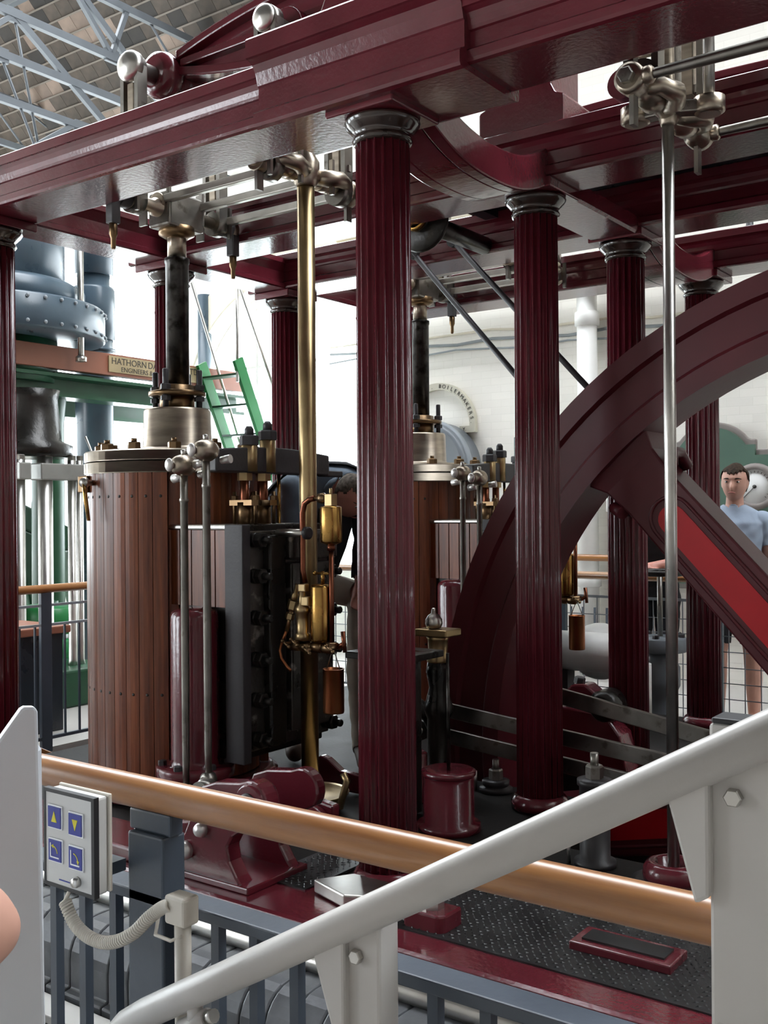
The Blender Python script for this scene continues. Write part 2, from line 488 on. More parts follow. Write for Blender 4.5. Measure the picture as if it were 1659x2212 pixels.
def window(name, x0, x1, y0, y1, z0, z1, nv, nh, along):
    fr = MB(); t = 0.06
    a0, a1 = (x0, x1) if along == 'X' else (y0, y1)
    def bx(m, u0, u1, w0, w1, d=0.03):
        if along == 'X':
            m.box(u0, u1, (y0 + y1) / 2 - d, (y0 + y1) / 2 + d, w0, w1)
        else:
            m.box((x0 + x1) / 2 - d, (x0 + x1) / 2 + d, u0, u1, w0, w1)
    bx(fr, a0, a0 + t, z0, z1, 0.05); bx(fr, a1 - t, a1, z0, z1, 0.05)
    bx(fr, a0 + t, a1 - t, z0, z0 + t, 0.05); bx(fr, a0 + t, a1 - t, z1 - t, z1, 0.05)
    o = struct(obj(name, fr, 'white'))
    for i in range(1, nv):
        u = a0 + (a1 - a0) * i / nv
        m = MB(); bx(m, u - 0.02, u + 0.02, z0 + t, z1 - t); obj('mullion', m, 'white', o)
    for i in range(1, nh):
        w = z0 + (z1 - z0) * i / nh
        m = MB(); bx(m, a0 + t, a1 - t, w - 0.015, w + 0.015, 0.025); obj('glazing_bar', m, 'white', o)
    for i in range(nv):
        for j in range(nh):
            u0 = a0 + (a1 - a0) * i / nv + 0.03; u1 = a0 + (a1 - a0) * (i + 1) / nv - 0.03
            w0 = z0 + (z1 - z0) * j / nh + 0.02; w1 = z0 + (z1 - z0) * (j + 1) / nh - 0.02
            m = MB(); bx(m, u0, u1, w0, w1, 0.003); obj('pane', m, 'glass', o)
    return o
window('window_1', -12.9, -10.3, 9.3, 9.4, 0.9, 5.3, 3, 4, 'X')
window('window_5', -9.56, -6.24, 9.36, 9.44, 0.9, 4.55, 4, 3, 'X')

def windowed_wall(name, along, fixed0, fixed1, lo, hi, spans, z0, z1, top, mat='wall'):
    m = MB()
    def bx(u0, u1, w0, w1):
        if along == 'Y':
            m.box(fixed0, fixed1, u0, u1, w0, w1)
        else:
            m.box(u0, u1, fixed0, fixed1, w0, w1)
    bx(lo, hi, 0, z0); bx(lo, hi, z1, top)
    e = lo
    for a, b in spans:
        bx(e, a, z0, z1); e = b
    bx(e, hi, z0, z1)
    return struct(obj(name, m, mat))
windowed_wall('wall_left', 'Y', -14.3, -14, -5, 9.5, [(-4.0, -0.6), (0.4, 3.8), (4.8, 8.6)], 0.8, 5.6, 7.0)
for k, (a, b) in enumerate([(-4.0, -0.6), (0.4, 3.8), (4.8, 8.6)]):
    window('window_%d' % (k + 2), -14.2, -14.1, a, b, 0.8, 5.6, 4, 4, 'Y')
windowed_wall('wall_front', 'X', -5.3, -5, -14, 8, [(-12.5, -9.0)], 1.2, 5.2, 7.0, 'low_bounce_brick')  # unseen opening, kept for fill light from behind the camera
m = MB(); m.box(8, 8.3, -5, 9.5, 0, 7.0)
struct(obj('wall_right', m, 'low_bounce_brick'))
m = MB()
for x0, x1 in ((-14.3, -14), (8, 8.3)):
    m.prism([(-5.3, 7.0), (9.5, 7.0), (5.2, 11.2), (-0.9, 11.2)], 'X', x0, x1)
struct(obj('wall_gable', m, 'wall'))

# pitched roof; unseen open gap added in the back slope to light the wall
m = MB()
m.prism([(9.6, 6.55), (9.6, 6.7), (7.6, 8.7), (7.6, 8.55)], 'X', -14.3, 8.3)
m.prism([(-5.4, 6.85), (-5.4, 7.0), (-1.0, 11.4), (-1.0, 11.25)], 'X', -14.3, 8.3)
m.prism([(4.6, 11.25), (4.6, 11.4), (-1.0, 11.4), (-1.0, 11.25)], 'X', -14.3, 8.3)
roof = struct(obj('ceiling', m, 'slate_dark'))
def roof_pt(x, s, d=0.0):
    # s metres up the slope from the eave at the back wall, d below the boards
    q = math.sqrt(0.5)
    return Vector((x, 9.3 - s * q - d * q, 6.87 + s * q - d * q))
tile_me = {}
for key in ('slate', 'slate_dark', 'slate_light'):
    b = MB().box(-0.118, 0.118, -0.097, 0.097, -0.008, 0.008)
    tile_me[key] = mesh_from('slate', b, key)
rnd = random.Random(5)
light_patch = {(6, 2), (7, 2), (6, 3), (7, 3), (8, 3), (12, 5), (13, 5), (14, 5), (12, 6), (13, 6), (17, 2), (18, 2), (18, 3), (17, 3), (4, 8), (5, 8), (20, 6), (21, 6), (10, 8), (3, 4), (22, 1), (21, 1), (15, 9), (9, 6), (1, 3), (2, 3), (16, 7), (19, 9), (20, 9), (11, 0), (12, 0)}
dark_patch = {(9, 3), (10, 4), (8, 5), (15, 4), (16, 4), (5, 5), (11, 2), (19, 4), (7, 7), (13, 3), (14, 7), (3, 6), (21, 8), (20, 3), (23, 4), (6, 0), (17, 5), (12, 8)}
for i in range(26):
    for j in range(11):
        key = 'slate_light' if (i, j) in light_patch else ('slate_dark' if (i, j) in dark_patch or rnd.random() < 0.06 else 'slate')
        o = inst('slate', tile_me[key], roof_pt(-13.75 + i * 0.24 + (0.12 if j % 2 else 0), 0.12 + j * 0.2, 0.16), roof, (R(-45), 0, 0))
for j in range(12):
    b = MB().bar(roof_pt(-14, 0.02 + j * 0.2, 0.18), roof_pt(-7.3, 0.02 + j * 0.2, 0.18), 0.02, 0.02, (0, 1, 1))
    obj('batten', b, 'batten', roof)

# steel roof truss below the slope
tr = thing('roof_truss', 'pale grey steel roof truss with thin tie rods under the slabs', 'truss', (-9, 7.5, 7.1))
def mem(name, y0, z0, y1, z1, w, h, x=-9.0):
    obj(name, MB().bar((x, y0, z0), (x, y1, z1), w, h, (1, 0, 0)), 'truss_steel', tr)
mem('chord', 5.2, 6.51, 8.75, 6.49, 0.08, 0.06)
mem('chord', 5.2, 6.06, 9.15, 6.05, 0.08, 0.06)
mem('chord', 5.2, 5.62, 9.2, 5.63, 0.07, 0.06)
mem('chord', 6.6, 7.10, 8.95, 7.10, 0.08, 0.06)
mem('brace', 6.19, 6.507, 7.5, 5.62, 0.07, 0.05)
mem('brace', 6.856, 7.10, 7.394, 6.52, 0.05, 0.05)
mem('brace', 7.62, 7.10, 7.40, 6.52, 0.05, 0.05)
mem('brace', 6.9, 7.10, 8.3, 6.06, 0.07, 0.05)
mem('brace', 6.19, 6.5, 5.7, 6.06, 0.05, 0.05)
mem('brace', 6.9, 5.62, 6.2, 5.1, 0.05, 0.05)
for y0, z0, y1, z1 in ((6.192, 6.507, 6.503, 5.1), (7.921, 7.10, 8.55, 6.5), (6.032, 6.06, 6.6, 4.9), (8.4, 7.1, 8.9, 6.9)):
    obj('tie_rod', MB().cyl((-9, y0, z0), (-9, y1, z1), 0.014, n=8), 'truss_steel', tr)
for y, z in ((6.19, 6.50), (7.40, 6.52), (6.03, 6.06), (7.0, 5.62)):
    obj('gusset_plate', MB().box(-9.02, -8.98, y - 0.09, y + 0.09, z - 0.08, z + 0.06), 'truss_steel', tr)
# second truss farther along the hall
dup(tr, (-3.2, 0, 0), 'pale grey steel roof truss nearest the end wall with the big windows')
# long purlin under the roof at the left
m = MB().bar((-13.9, 7.9, 8.05), (-4.0, 7.9, 8.05), 0.08, 0.12)
tag(obj('roof_purlin', m, 'truss_steel'), 'long pale steel purlin running along under the roof slope', 'purlin')

# arched cream moulding on the back wall
m = MB()
outer = arc(-7.9, 2.6, 2.0, 180, 62, 30); inner = arc(-7.9, 2.6, 1.66, 62, 180, 30)
m.prism(outer + inner, 'Y', 8.93, 9.2)
struct(obj('trim_1', m, 'cream', bevel=0.02))

# ------------------------------------------------------------------ engine frame: columns and entablatures
ZB = 0.215            # top of the bed plate
ROWS = {1: 3.04, 2: 4.21, 3: 5.22, 4: 6.39}
XM, XL = -2.21, -4.60

def flute_ring(r, z, x, y, nf=20):
    pts = []
    for k in range(nf):
        for t, d in ((0.0, 0.0), (0.12, 0.0), (0.24, -0.055), (0.40, -0.095), (0.56, -0.105), (0.72, -0.095), (0.88, -0.055)):
            a = 2 * PI * (k + t) / nf
            rr = r * (1 + d)
            pts.append((x + rr * math.cos(a), y + rr * math.sin(a), z))
    return pts

def make_column(x, y, label):
    t = thing('fluted_column', label, 'column', (x, y, ZB), 'fluted columns carrying the engine frame')
    m = MB(); m.loft([flute_ring(0.105, ZB + 0.05, x, y), flute_ring(0.103, 1.3, x, y), flute_ring(0.098, 2.90, x, y)], smooth=True)
    obj('shaft', m, 'maroon', t)
    m = MB(); m.lathe([(0.096, 2.868), (0.105, 2.872), (0.110, 2.882), (0.105, 2.892), (0.100, 2.898), (0.112, 2.912), (0.130, 2.930), (0.138, 2.944), (0.136, 2.952), (0.128, 2.957)], (x, y, 0), (0, 0, 1), 32)
    obj('capital_ring', m, 'ring', t)
    obj('abacus', MB().box(x - 0.148, x + 0.148, y - 0.148, y + 0.148, 2.957, 3.0), 'maroon', t, bevel=0.006)
    m = MB(); m.lathe([(0.13, ZB), (0.13, ZB + 0.03), (0.118, ZB + 0.05), (0.106, ZB + 0.06)], (x, y, 0), (0, 0, 1), 32)
    obj('base_ring', m, 'maroon', t)
    return t
M['ring'] = paint('dark_oily_capital', (0.050, 0.030, 0.024), 0.16, 0.0, var=0.4, scale=6, bump=0.5, bscale=22, rvar=0.08, coat=0.5)
col0 = make_column(XM, ROWS[1], 'maroon fluted iron column carrying the stepped beam, standing before the flywheel')
names = {
    (XM, 2): 'maroon fluted iron column right in front of the flywheel rim',
    (XM, 3): 'maroon fluted iron column just behind the flywheel, beside the white pipe',
    (XM, 4): 'maroon fluted iron column beside the man in the grey-blue t-shirt',
    (XL, 1): 'maroon fluted corner column at the end of the long beam, past the wooden cylinder',
    (XL, 2): 'maroon fluted iron column behind the dark piston rod of the near cylinder',
    (XL, 3): 'maroon fluted iron column behind the brass pump rod',
    (XL, 4): 'maroon fluted iron column behind the far cylinder, nearest the back wall',
}
for (x, r), lab in names.items():
    dup(col0, (x - XM, ROWS[r] - ROWS[1], 0), lab)

PROF = [(-0.135, 3.0), (-0.150, 3.004), (-0.154, 3.014), (-0.154, 3.040), (-0.148, 3.047), (-0.134, 3.050), (-0.130, 3.054), (-0.130, 3.108),
        (-0.138, 3.112), (-0.142, 3.122), (-0.146, 3.142), (-0.156, 3.160), (-0.172, 3.170), (-0.180, 3.172), (-0.180, 3.212), (-0.176, 3.216)]
def sym(prof, y):
    return [(y + a, b) for a, b in prof] + [(y - a, b) for a, b in reversed(prof)]
PROF2 = [(-0.170, 2.978), (-0.190, 2.982), (-0.196, 2.992), (-0.196, 3.030), (-0.188, 3.040), (-0.172, 3.044), (-0.166, 3.050), (-0.166, 3.135), (-0.172, 3.140),
         (-0.176, 3.155), (-0.184, 3.185), (-0.200, 3.208), (-0.226, 3.220), (-0.236, 3.222), (-0.236, 3.288), (-0.230, 3.296), (-0.20, 3.30)]
def make_entablature(y, label, pedestal=True, stepped=True):
    t = thing('entablature_beam', label, 'beam', (XM, y, 3.0), 'moulded beams along the engine frame')
    obj('beam', MB().prism(sym(PROF, y), 'X', -4.80, 0.45), 'maroon', t)
    if stepped:
        obj('stepped_block', MB().prism(sym(PROF2, y), 'X', -2.66, -1.76), 'maroon', t)
    if not pedestal:
        return bolts(t, y, stepped)
    pd = MB(); pd.prism([(-2.42, 3.30 if stepped else 3.216), (-2.0, 3.30 if stepped else 3.216), (-2.0, 3.345), (-2.04, 3.36), (-2.06, 3.40), (-2.06, 3.75), (-2.36, 3.75), (-2.36, 3.40), (-2.38, 3.36), (-2.42, 3.345)], 'Y', y - 0.14, y + 0.14)
    p = obj('bearing_pedestal', pd, 'maroon', t, bevel=0.008)
    bc = MB(); bc.lathe([(0.145, -0.12), (0.145, 0.12)], (XM, y, 3.80), (0, 1, 0), 28)
    obj('bearing_cap', bc, 'maroon', p, bevel=0.006)
    return bolts(t, y, stepped)
def bolts(t, y, stepped):
    zb = 3.29 if stepped else 3.21
    for dx in (-0.30, 0.30):
        b = MB(); b.lathe([(0.022, 0), (0.022, 0.07)], (XM + dx, y, zb), (0, 0, 1), 12); b.hexa((XM + dx, y, zb + 0.01), (0, 0, 1), 0.042, 0.038)
        obj('holding_bolt', b, 'slate_iron', t)
    return t
ent0 = make_entablature(ROWS[1], 'long maroon moulded beam nearest the wooden handrail, with a raised stepped block')
make_entablature(ROWS[2], 'long maroon moulded beam on the column in front of the flywheel', True, False)
ent3 = make_entablature(ROWS[3], 'long maroon moulded beam on the column just behind the flywheel', False, False)
dup(ent3, (0, ROWS[4] - ROWS[3], 0), 'long maroon moulded beam closest to the white brick wall')

def cross_beam(x, y0, y1, label):
    w = 0.12
    poly = [(x - w, 3.0), (x + w, 3.0), (x + w + 0.012, 3.006), (x + w + 0.012, 3.03), (x + w - 0.02, 3.045), (x + w - 0.02, 3.11), (x + w + 0.01, 3.15), (x + w + 0.02, 3.16), (x + w + 0.02, 3.19),
            (x - w - 0.02, 3.19), (x - w - 0.02, 3.16), (x - w - 0.01, 3.15), (x - w + 0.02, 3.11), (x - w + 0.02, 3.045), (x - w - 0.012, 3.03), (x - w - 0.012, 3.006)]
    o = obj('cross_beam', MB().prism(poly, 'Y', y0 + 0.13, y1 - 0.13), 'maroon')
    return tag(o, label, 'beam', 'beams across the engine frame')
cross_beam(XL, ROWS[1], ROWS[2], 'maroon beam across the frame end above the tall dark blue cylinder')
cross_beam(XL, ROWS[2], ROWS[3], 'maroon beam across the frame end between the two engines')
cross_beam(XL, ROWS[3], ROWS[4], 'maroon beam across the frame end over the far cylinder')
t = obj('tie_beam', MB().prism([(XM - 0.12, 2.965), (XM + 0.12, 2.965), (XM + 0.135, 2.975), (XM + 0.135, 3.045), (XM - 0.135, 3.045), (XM - 0.135, 2.975)], 'Y', ROWS[2] + 0.10, ROWS[3] - 0.10), 'maroon')
tag(t, 'low maroon tie beam over the flywheel joining two column tops', 'beam')

def curved_tie(label):
    yc = 3.625; t = thing('curved_tie', label, 'beam', (XM, yc, 2.868), 'curved ties below the rocking beams')
    lo = []; up = []
    for i in range(25):
        u = -1 + 2 * i / 24.0
        y = yc + u * 0.57
        lo.append((y, 2.868 + 0.168 * abs(u) ** 2.4))
        up.append((y, 3.00 + 0.20 * abs(u) ** 2.4))
    obj('web', MB().prism(lo + up[::-1], 'X', XM - 0.07, XM + 0.07), 'maroon', t)
    for s in (-1, 1):
        lo2 = [(y, z) for y, z in lo]; up2 = [(y, z + 0.012) for y, z in up]
        obj('edge_flange', MB().prism(lo2 + up2[::-1], 'X', XM + s * 0.10 - 0.03, XM + s * 0.10 + 0.03), 'maroon', t, bevel=0.008)
    return t
ct = curved_tie('curved maroon tie dipping beside the stepped block of the near beam')
dup(ct, (0, 2.18, 0), 'curved maroon tie dipping behind the flywheel rim')

# dark walkway boards over the flywheel, between the two inner beams
wk = thing('walkway', 'dark timber walkway laid over the flywheel between the inner beams', 'walkway', (-1.4, 4.71, 3.2))
for k in range(5):
    y0 = 4.24 + k * 0.188
    obj('plank', MB().box(-3.05, 0.4, y0, y0 + 0.185, 3.218, 3.252), 'cab_dark', wk)
for x in (-2.9, -1.2, 0.2):
    obj('bearer', MB().box(x - 0.04, x + 0.04, 4.42, 5.01, 3.165, 3.218), 'cab_dark', wk)

# ------------------------------------------------------------------ rocking beam with its pins
ZP = 3.70
def beam_half(x):           # half depth of the beam at x
    u = min(1.0, abs(x - XM) / 1.62)
    return 0.06 + 0.14 * (1 - u ** 3)
def make_rocking_beam(label):
    yc = 3.625
    t = thing('rocking_beam', label, 'beam', (XM, yc, 3.3), 'rocking beams on top of the engine frame')
    xs = [XM - 1.62 + 3.24 * i / 40 for i in range(41)]
    zc = 3.765
    obj('web', MB().prism([(x, zc + beam_half(x)) for x in xs] + [(x, zc - beam_half(x)) for x in reversed(xs)], 'Y', yc - 0.03, yc + 0.03), 'maroon', t)
    for s, nm in ((1, 'top_flange'), (-1, 'bottom_flange')):
        a = [(x, zc + s * beam_half(x)) for x in xs]; b = [(x, zc + s * (beam_half(x) - 0.045)) for x in reversed(xs)]
        obj(nm, MB().prism(a + b, 'Y', yc - 0.085, yc + 0.085), 'maroon', t, bevel=0.008)
    obj('middle_rib', MB().box(XM - 1.6, XM + 1.6, yc - 0.075, yc + 0.075, zc - 0.02, zc + 0.02), 'maroon', t, bevel=0.006)
    obj('trunnion', MB().lathe([(0.08, -0.62), (0.08, -0.30), (0.11, -0.28), (0.11, -0.12), (0.13, -0.10), (0.13, 0.10), (0.11, 0.12), (0.11, 0.28), (0.08, 0.30), (0.08, 0.62)], (XM, yc, 3.80), (0, 1, 0), 28), 'maroon', t)
    for sx in (-1, 1):
        x = XM + sx * 1.71
        obj('end_boss', MB().lathe([(0.075, -0.15), (0.105, -0.135), (0.115, -0.10), (0.115, -0.05), (0.095, -0.04), (0.095, 0.04), (0.115, 0.05), (0.115, 0.10), (0.105, 0.135), (0.075, 0.15)], (x, yc, ZP + 0.02), (0, 1, 0), 28), 'maroon', t)
        p = obj('end_pin', MB().lathe([(0.0, -0.335), (0.03, -0.333), (0.055, -0.325), (0.07, -0.31), (0.075, -0.30), (0.075, -0.27), (0.045, -0.265), (0.045, 0.265), (0.075, 0.27), (0.075, 0.30), (0.07, 0.31), (0.055, 0.325), (0.03, 0.333), (0.0, 0.335)], (x, yc, ZP), (0, 1, 0), 24), 'steel', t)
        x = XM + sx * 0.86
        obj('middle_boss', MB().lathe([(0.10, -0.14), (0.10, 0.14)], (x, yc, ZP), (0, 1, 0), 24), 'maroon', t, bevel=0.01)
        obj('middle_pin', MB().lathe([(0.0, -0.30), (0.035, -0.295), (0.055, -0.285), (0.06, -0.27), (0.06, -0.24), (0.035, -0.235), (0.035, 0.235), (0.06, 0.24), (0.06, 0.27), (0.055, 0.285), (0.035, 0.295), (0.0, 0.30)], (x, yc, ZP), (0, 1, 0), 24), 'steel', t)
    return t
rb = make_rocking_beam('deep maroon rocking beam with a polished end pin, above the wooden steam cylinder')
dup(rb, (0, 2.18, 0), 'deep maroon rocking beam over the engine behind the flywheel')

# slotted straps that hang from the beam pins
def strap(x, y, z0, z1, label, w=0.10, hollow=True):
    t = thing('hanging_link', label, 'link', (x, y, z0), 'links hanging from the rocking beams')
    m = MB()
    for s in (-1, 1):
        m.box(x + s * w / 2 - 0.012, x + s * w / 2 + 0.012, y - 0.03, y + 0.03, z0, z1)
    m.lathe([(w / 2 + 0.012, -0.03), (w / 2 + 0.012, 0.03)], (x, y, z1), (0, 1, 0), 20)
    m.lathe([(w / 2 + 0.012, -0.03), (w / 2 + 0.012, 0.03)], (x, y, z0), (0, 1, 0), 20)
    obj('strap', m, 'steel_dull', t)
    obj('distance_bar', MB().box(x - 0.022, x + 0.022, y - 0.022, y + 0.022, z0 + 0.08, z1 - 0.08), 'bearing_metal', t, bevel=0.004)
    obj('cotter', MB().box(x - w / 2 - 0.02, x + w / 2 + 0.02, y - 0.008, y + 0.008, z0 + 0.09, z0 + 0.12), 'steel', t)
    return t

# ------------------------------------------------------------------ parallel motion
NEAR = 'the near engine'
FAR = 'the engine behind the flywheel'
links = []
XP, XQ, XR = -3.92, -3.07, -1.37
YC = 3.625
for (x, y, d) in ((XP, YC - 0.27, 'front link from the knobbed end pin of'), (XP, YC + 0.27, 'rear link from the end pin of'),
                  (XQ, YC - 0.24, 'front middle link above the brass pump rod of'), (XQ, YC + 0.24, 'rear middle link above the brass pump rod of'),
                  (XR, YC - 0.22, 'front link above the slim steel rod of'), (XR, YC + 0.22, 'rear link above the slim steel rod of')):
    links.append((strap(x, y, 3.06 if x != XR else 3.02, ZP, 'steel ' + d + ' ' + NEAR), d))
for o, d in links:
    dup(o, (0, 2.18, 0), 'steel ' + d + ' ' + FAR)

def make_piston(label):
    t = thing('piston_rod', label, 'rod', (XP, YC, 2.1), 'piston rods with crossheads')
    obj('rod', MB().lathe([(0.058, 2.1), (0.058, 2.80), (0.062, 2.81), (0.062, 2.83), (0.050, 2.835)], (XP, YC, 0), (0, 0, 1), 28), 'steel_dark', t)
    obj('rod_sleeve', MB().lathe([(0.047, 2.83), (0.047, 3.0)], (XP, YC, 0), (0, 0, 1), 28), 'bearing_metal', t)
    c = obj('crosshead_block', MB().box(XP - 0.075, XP + 0.075, YC - 0.12, YC + 0.12, 2.97, 3.14), 'steel_dull', t, bevel=0.012)
    obj('socket_collar', MB().lathe([(0.055, 2.93), (0.09, 2.95), (0.09, 2.985), (0.07, 2.99)], (XP, YC, 0), (0, 0, 1), 24), 'bronze', t)
    obj('crosshead_pin', MB().lathe([(0.03, -0.42), (0.04, -0.41), (0.04, -0.36), (0.032, -0.35), (0.032, -0.16), (0.045, -0.15), (0.045, 0.15), (0.032, 0.16), (0.032, 0.35), (0.04, 0.36), (0.04, 0.41), (0.03, 0.42)], (XP, YC, 3.06), (0, 1, 0), 20), 'bearing_metal', t)
    for s in (-1, 1):
        b = MB(); b.lathe([(0.05, -0.03), (0.05, 0.03)], (XP, YC + s * 0.34, 3.06), (0, 1, 0), 20)
        b.box(XP - 0.025, XP + 0.025, YC + s * 0.40 - 0.025, YC + s * 0.40 + 0.025, 2.92, 3.08)
        obj('pin_bearing', b, 'iron_grey', t, bevel=0.005)
        d = MB(); d.lathe([(0.008, 2.80), (0.012, 2.81), (0.012, 2.85), (0.02, 2.87), (0.02, 2.94)], (XP, YC + s * 0.40, 0), (0, 0, 1), 12)
        obj('oil_dripper', d, 'bronze', t)
        obj('wedge', MB().bar((XP - 0.03, YC + s * 0.19, 2.96), (XP - 0.03, YC + s * 0.19, 3.20), 0.012, 0.05), 'steel_dull', t)
    return t
p1 = make_piston('thick dark piston rod rising from the near wooden steam cylinder')
dup(p1, (0, 2.18, 0), 'thick dark piston rod rising from the cylinder behind the flywheel')

bar_names = ['outermost towards the handrail', 'second from the handrail', 'third from the handrail', 'farthest from the handrail']
for k, (y, z) in enumerate(((YC - 0.31, 3.085), (YC - 0.11, 3.10), (YC + 0.11, 3.10), (YC + 0.31, 3.075))):
    t = thing('parallel_bar', 'polished flat bar between piston rod and brass rod, ' + bar_names[k], 'bar', (XP, y, z), 'polished parallel motion bars')
    obj('bar', MB().box(XP + 0.03, XQ - 0.03, y - 0.018, y + 0.018, z - 0.02, z + 0.02), 'steel', t, bevel=0.006)
    for x in (XP, XQ):
        obj('bar_eye', MB().lathe([(0.05, -0.025), (0.05, 0.025)], (x, y, z - 0.015), (0, 1, 0), 20), 'bearing_metal', t, bevel=0.004)
        obj('cotter', MB().box(x + 0.055, x + 0.075, y - 0.008, y + 0.008, z - 0.09, z + 0.07), 'steel_dull', t)
    dup(t, (0, 2.18, 0), 'polished flat bar over the cylinder behind the flywheel, ' + bar_names[k])

def make_pump_rod(x, r, zb, label, mat, cross_mat, zc):
    t = thing('pump_rod', label, 'rod', (x, YC, zb), 'pump rods hung from the rocking beams')
    obj('rod', MB().lathe([(r, zb), (r, zc - 0.05)], (x, YC, 0), (0, 0, 1), 28), mat, t)
    obj('fork', MB().lathe([(r * 1.05, zc - 0.06), (r * 1.25, zc - 0.05), (r * 1.6, zc - 0.02), (r * 1.6, zc + 0.05), (r * 1.15, zc + 0.08), (r * 1.1, zc + 0.26), (r * 1.5, zc + 0.30), (r * 1.5, zc + 0.34)], (x, YC, 0), (0, 0, 1), 24), cross_mat, t)
    obj('crosshead', MB().lathe([(0.022, -0.36), (0.045, -0.355), (0.05, -0.34), (0.05, -0.29), (0.036, -0.28), (0.036, -0.20), (0.05, -0.19), (0.054, -0.13), (0.04, -0.115), (0.04, 0.115), (0.054, 0.13), (0.05, 0.19), (0.036, 0.20), (0.036, 0.28), (0.05, 0.29), (0.05, 0.34), (0.045, 0.355), (0.022, 0.36)], (x, YC, zc), (0, 1, 0), 24), cross_mat, t)
    for s in (-1, 1):
        obj('cap_nut', MB().hexa((x, YC + s * 0.36, zc), (0, s, 0), 0.028, 0.025), 'steel_dull', t)
        obj('cotter', MB().box(x - 0.008, x + 0.008, YC + s * 0.31 - 0.02, YC + s * 0.31 + 0.02, zc - 0.15, zc + 0.11), 'steel_dull', t)
        obj('yoke_arm', MB().tube([(x, YC + s * 0.05, zc), (x + 0.06, YC + s * 0.09, zc - 0.01), (x + 0.085, YC + s * 0.15, zc - 0.005), (x + 0.06, YC + s * 0.22, zc), (x, YC + s * 0.25, zc)], [0.035, 0.04, 0.036, 0.03, 0.028], 12), cross_mat, t)
    return t
q1 = make_pump_rod(XQ, 0.040, 0.27, 'tall brass pump rod with an oiled crosshead beside the big fluted column', 'brass_pale', 'bearing_metal', 3.09)
q2 = dup(q1, (0, 2.18, 0), 'tall brass pump rod of the engine behind the flywheel')
r1 = make_pump_rod(XR, 0.0215, 0.27, 'slim bright steel rod crossing in front of the flywheel spoke', 'steel', 'bearing_metal', 2.985)

# radius rods running on to the right from the slim rod's crosshead
for s, d in ((-1, 'front'), (1, 'rear')):
    y = YC + s * 0.33
    t = thing('radius_rod', '%s round radius rod running from the slim rod crosshead along the near beam' % d, 'rod', (XR, y, 2.985), 'round radius rods')
    obj('rod', MB().lathe([(0.014, 0.05), (0.017, 0.09), (0.022, 0.6), (0.022, 0.9), (0.014, 1.4)], (XR, y, 2.985), (1, 0, 0), 16), 'steel_dull', t)
    obj('eye', MB().lathe([(0.040, -0.03), (0.052, -0.022), (0.052, 0.022), (0.040, 0.03)], (XR, y, 2.985), (0, 1, 0), 24), 'bearing_metal', t)
    obj('collar', MB().lathe([(0.022, 0.04), (0.03, 0.05), (0.03, 0.07), (0.02, 0.08)], (XR, y, 2.985), (1, 0, 0), 16), 'bearing_metal', t)
    obj('end_bracket', MB().box(0.0, 0.07, y - 0.04, y + 0.04, 2.94, 3.03), 'maroon', t, bevel=0.01)
# extra hanging rods beside the slim steel rod
for dx, dy, d in ((-0.12, 0.0, 'paired round hanger left of the slim steel rod top'), (0.13, 0.06, 'paired round hanger right of the slim steel rod top')):
    t = thing('hanger_rod', d, 'rod', (XR + dx, YC + dy, 2.99), 'round hangers under the near beam')
    obj('rod', MB().cyl((XR + dx, YC + dy, 2.99), (XR + dx, YC + dy, 3.72), 0.02, n=16), 'steel', t)
    obj('foot_collar', MB().lathe([(0.04, 2.955), (0.055, 2.965), (0.055, 3.015), (0.03, 3.02)], (XR + dx, YC + dy, 0), (0, 0, 1), 20), 'bearing_metal', t)
    obj('foot_link', MB().bar((XR + dx, YC + dy, 2.985), (XR, YC, 2.985), 0.06, 0.045), 'steel_dull', t, bevel=0.006)
# slanting stay bars between the engines
for k, (a, b) in enumerate((((-3.42, 5.0, 3.05), (-2.15, 5.0, 1.60)), ((-3.16, 5.02, 3.085), (-2.05, 5.02, 1.876)))):
    t = thing('stay_bar', ('lower' if k == 0 else 'upper') + ' slanting black iron stay running down towards the flywheel rim', 'bar', a)
    obj('bar', MB().cyl(a, b, 0.016, n=10), 'slate_iron', t)
    obj('end_eye', MB().lathe([(0.035, -0.015), (0.035, 0.015)], a, (0, 1, 0), 16), 'slate_iron', t)
# dark round counter-shaft under the walkway
t = thing('countershaft', 'dark oily shaft end with brass collar beneath the walkway', 'shaft', (-2.98, 4.45, 3.04))
obj('shaft', MB().cyl((-2.98, 4.36, 3.04), (-2.98, 5.06, 3.04), 0.05, n=20), 'steel_dark', t)
obj('disc', MB().lathe([(0.06, -0.02), (0.15, -0.018), (0.16, 0.0), (0.15, 0.018), (0.06, 0.02)], (-2.98, 4.44, 3.04), (0, 1, 0), 28), 'iron_black', t)
obj('collar', MB().lathe([(0.052, 0), (0.065, 0.005), (0.065, 0.03), (0.052, 0.035)], (-2.98, 4.36, 3.04), (0, 1, 0), 20), 'brass', t)

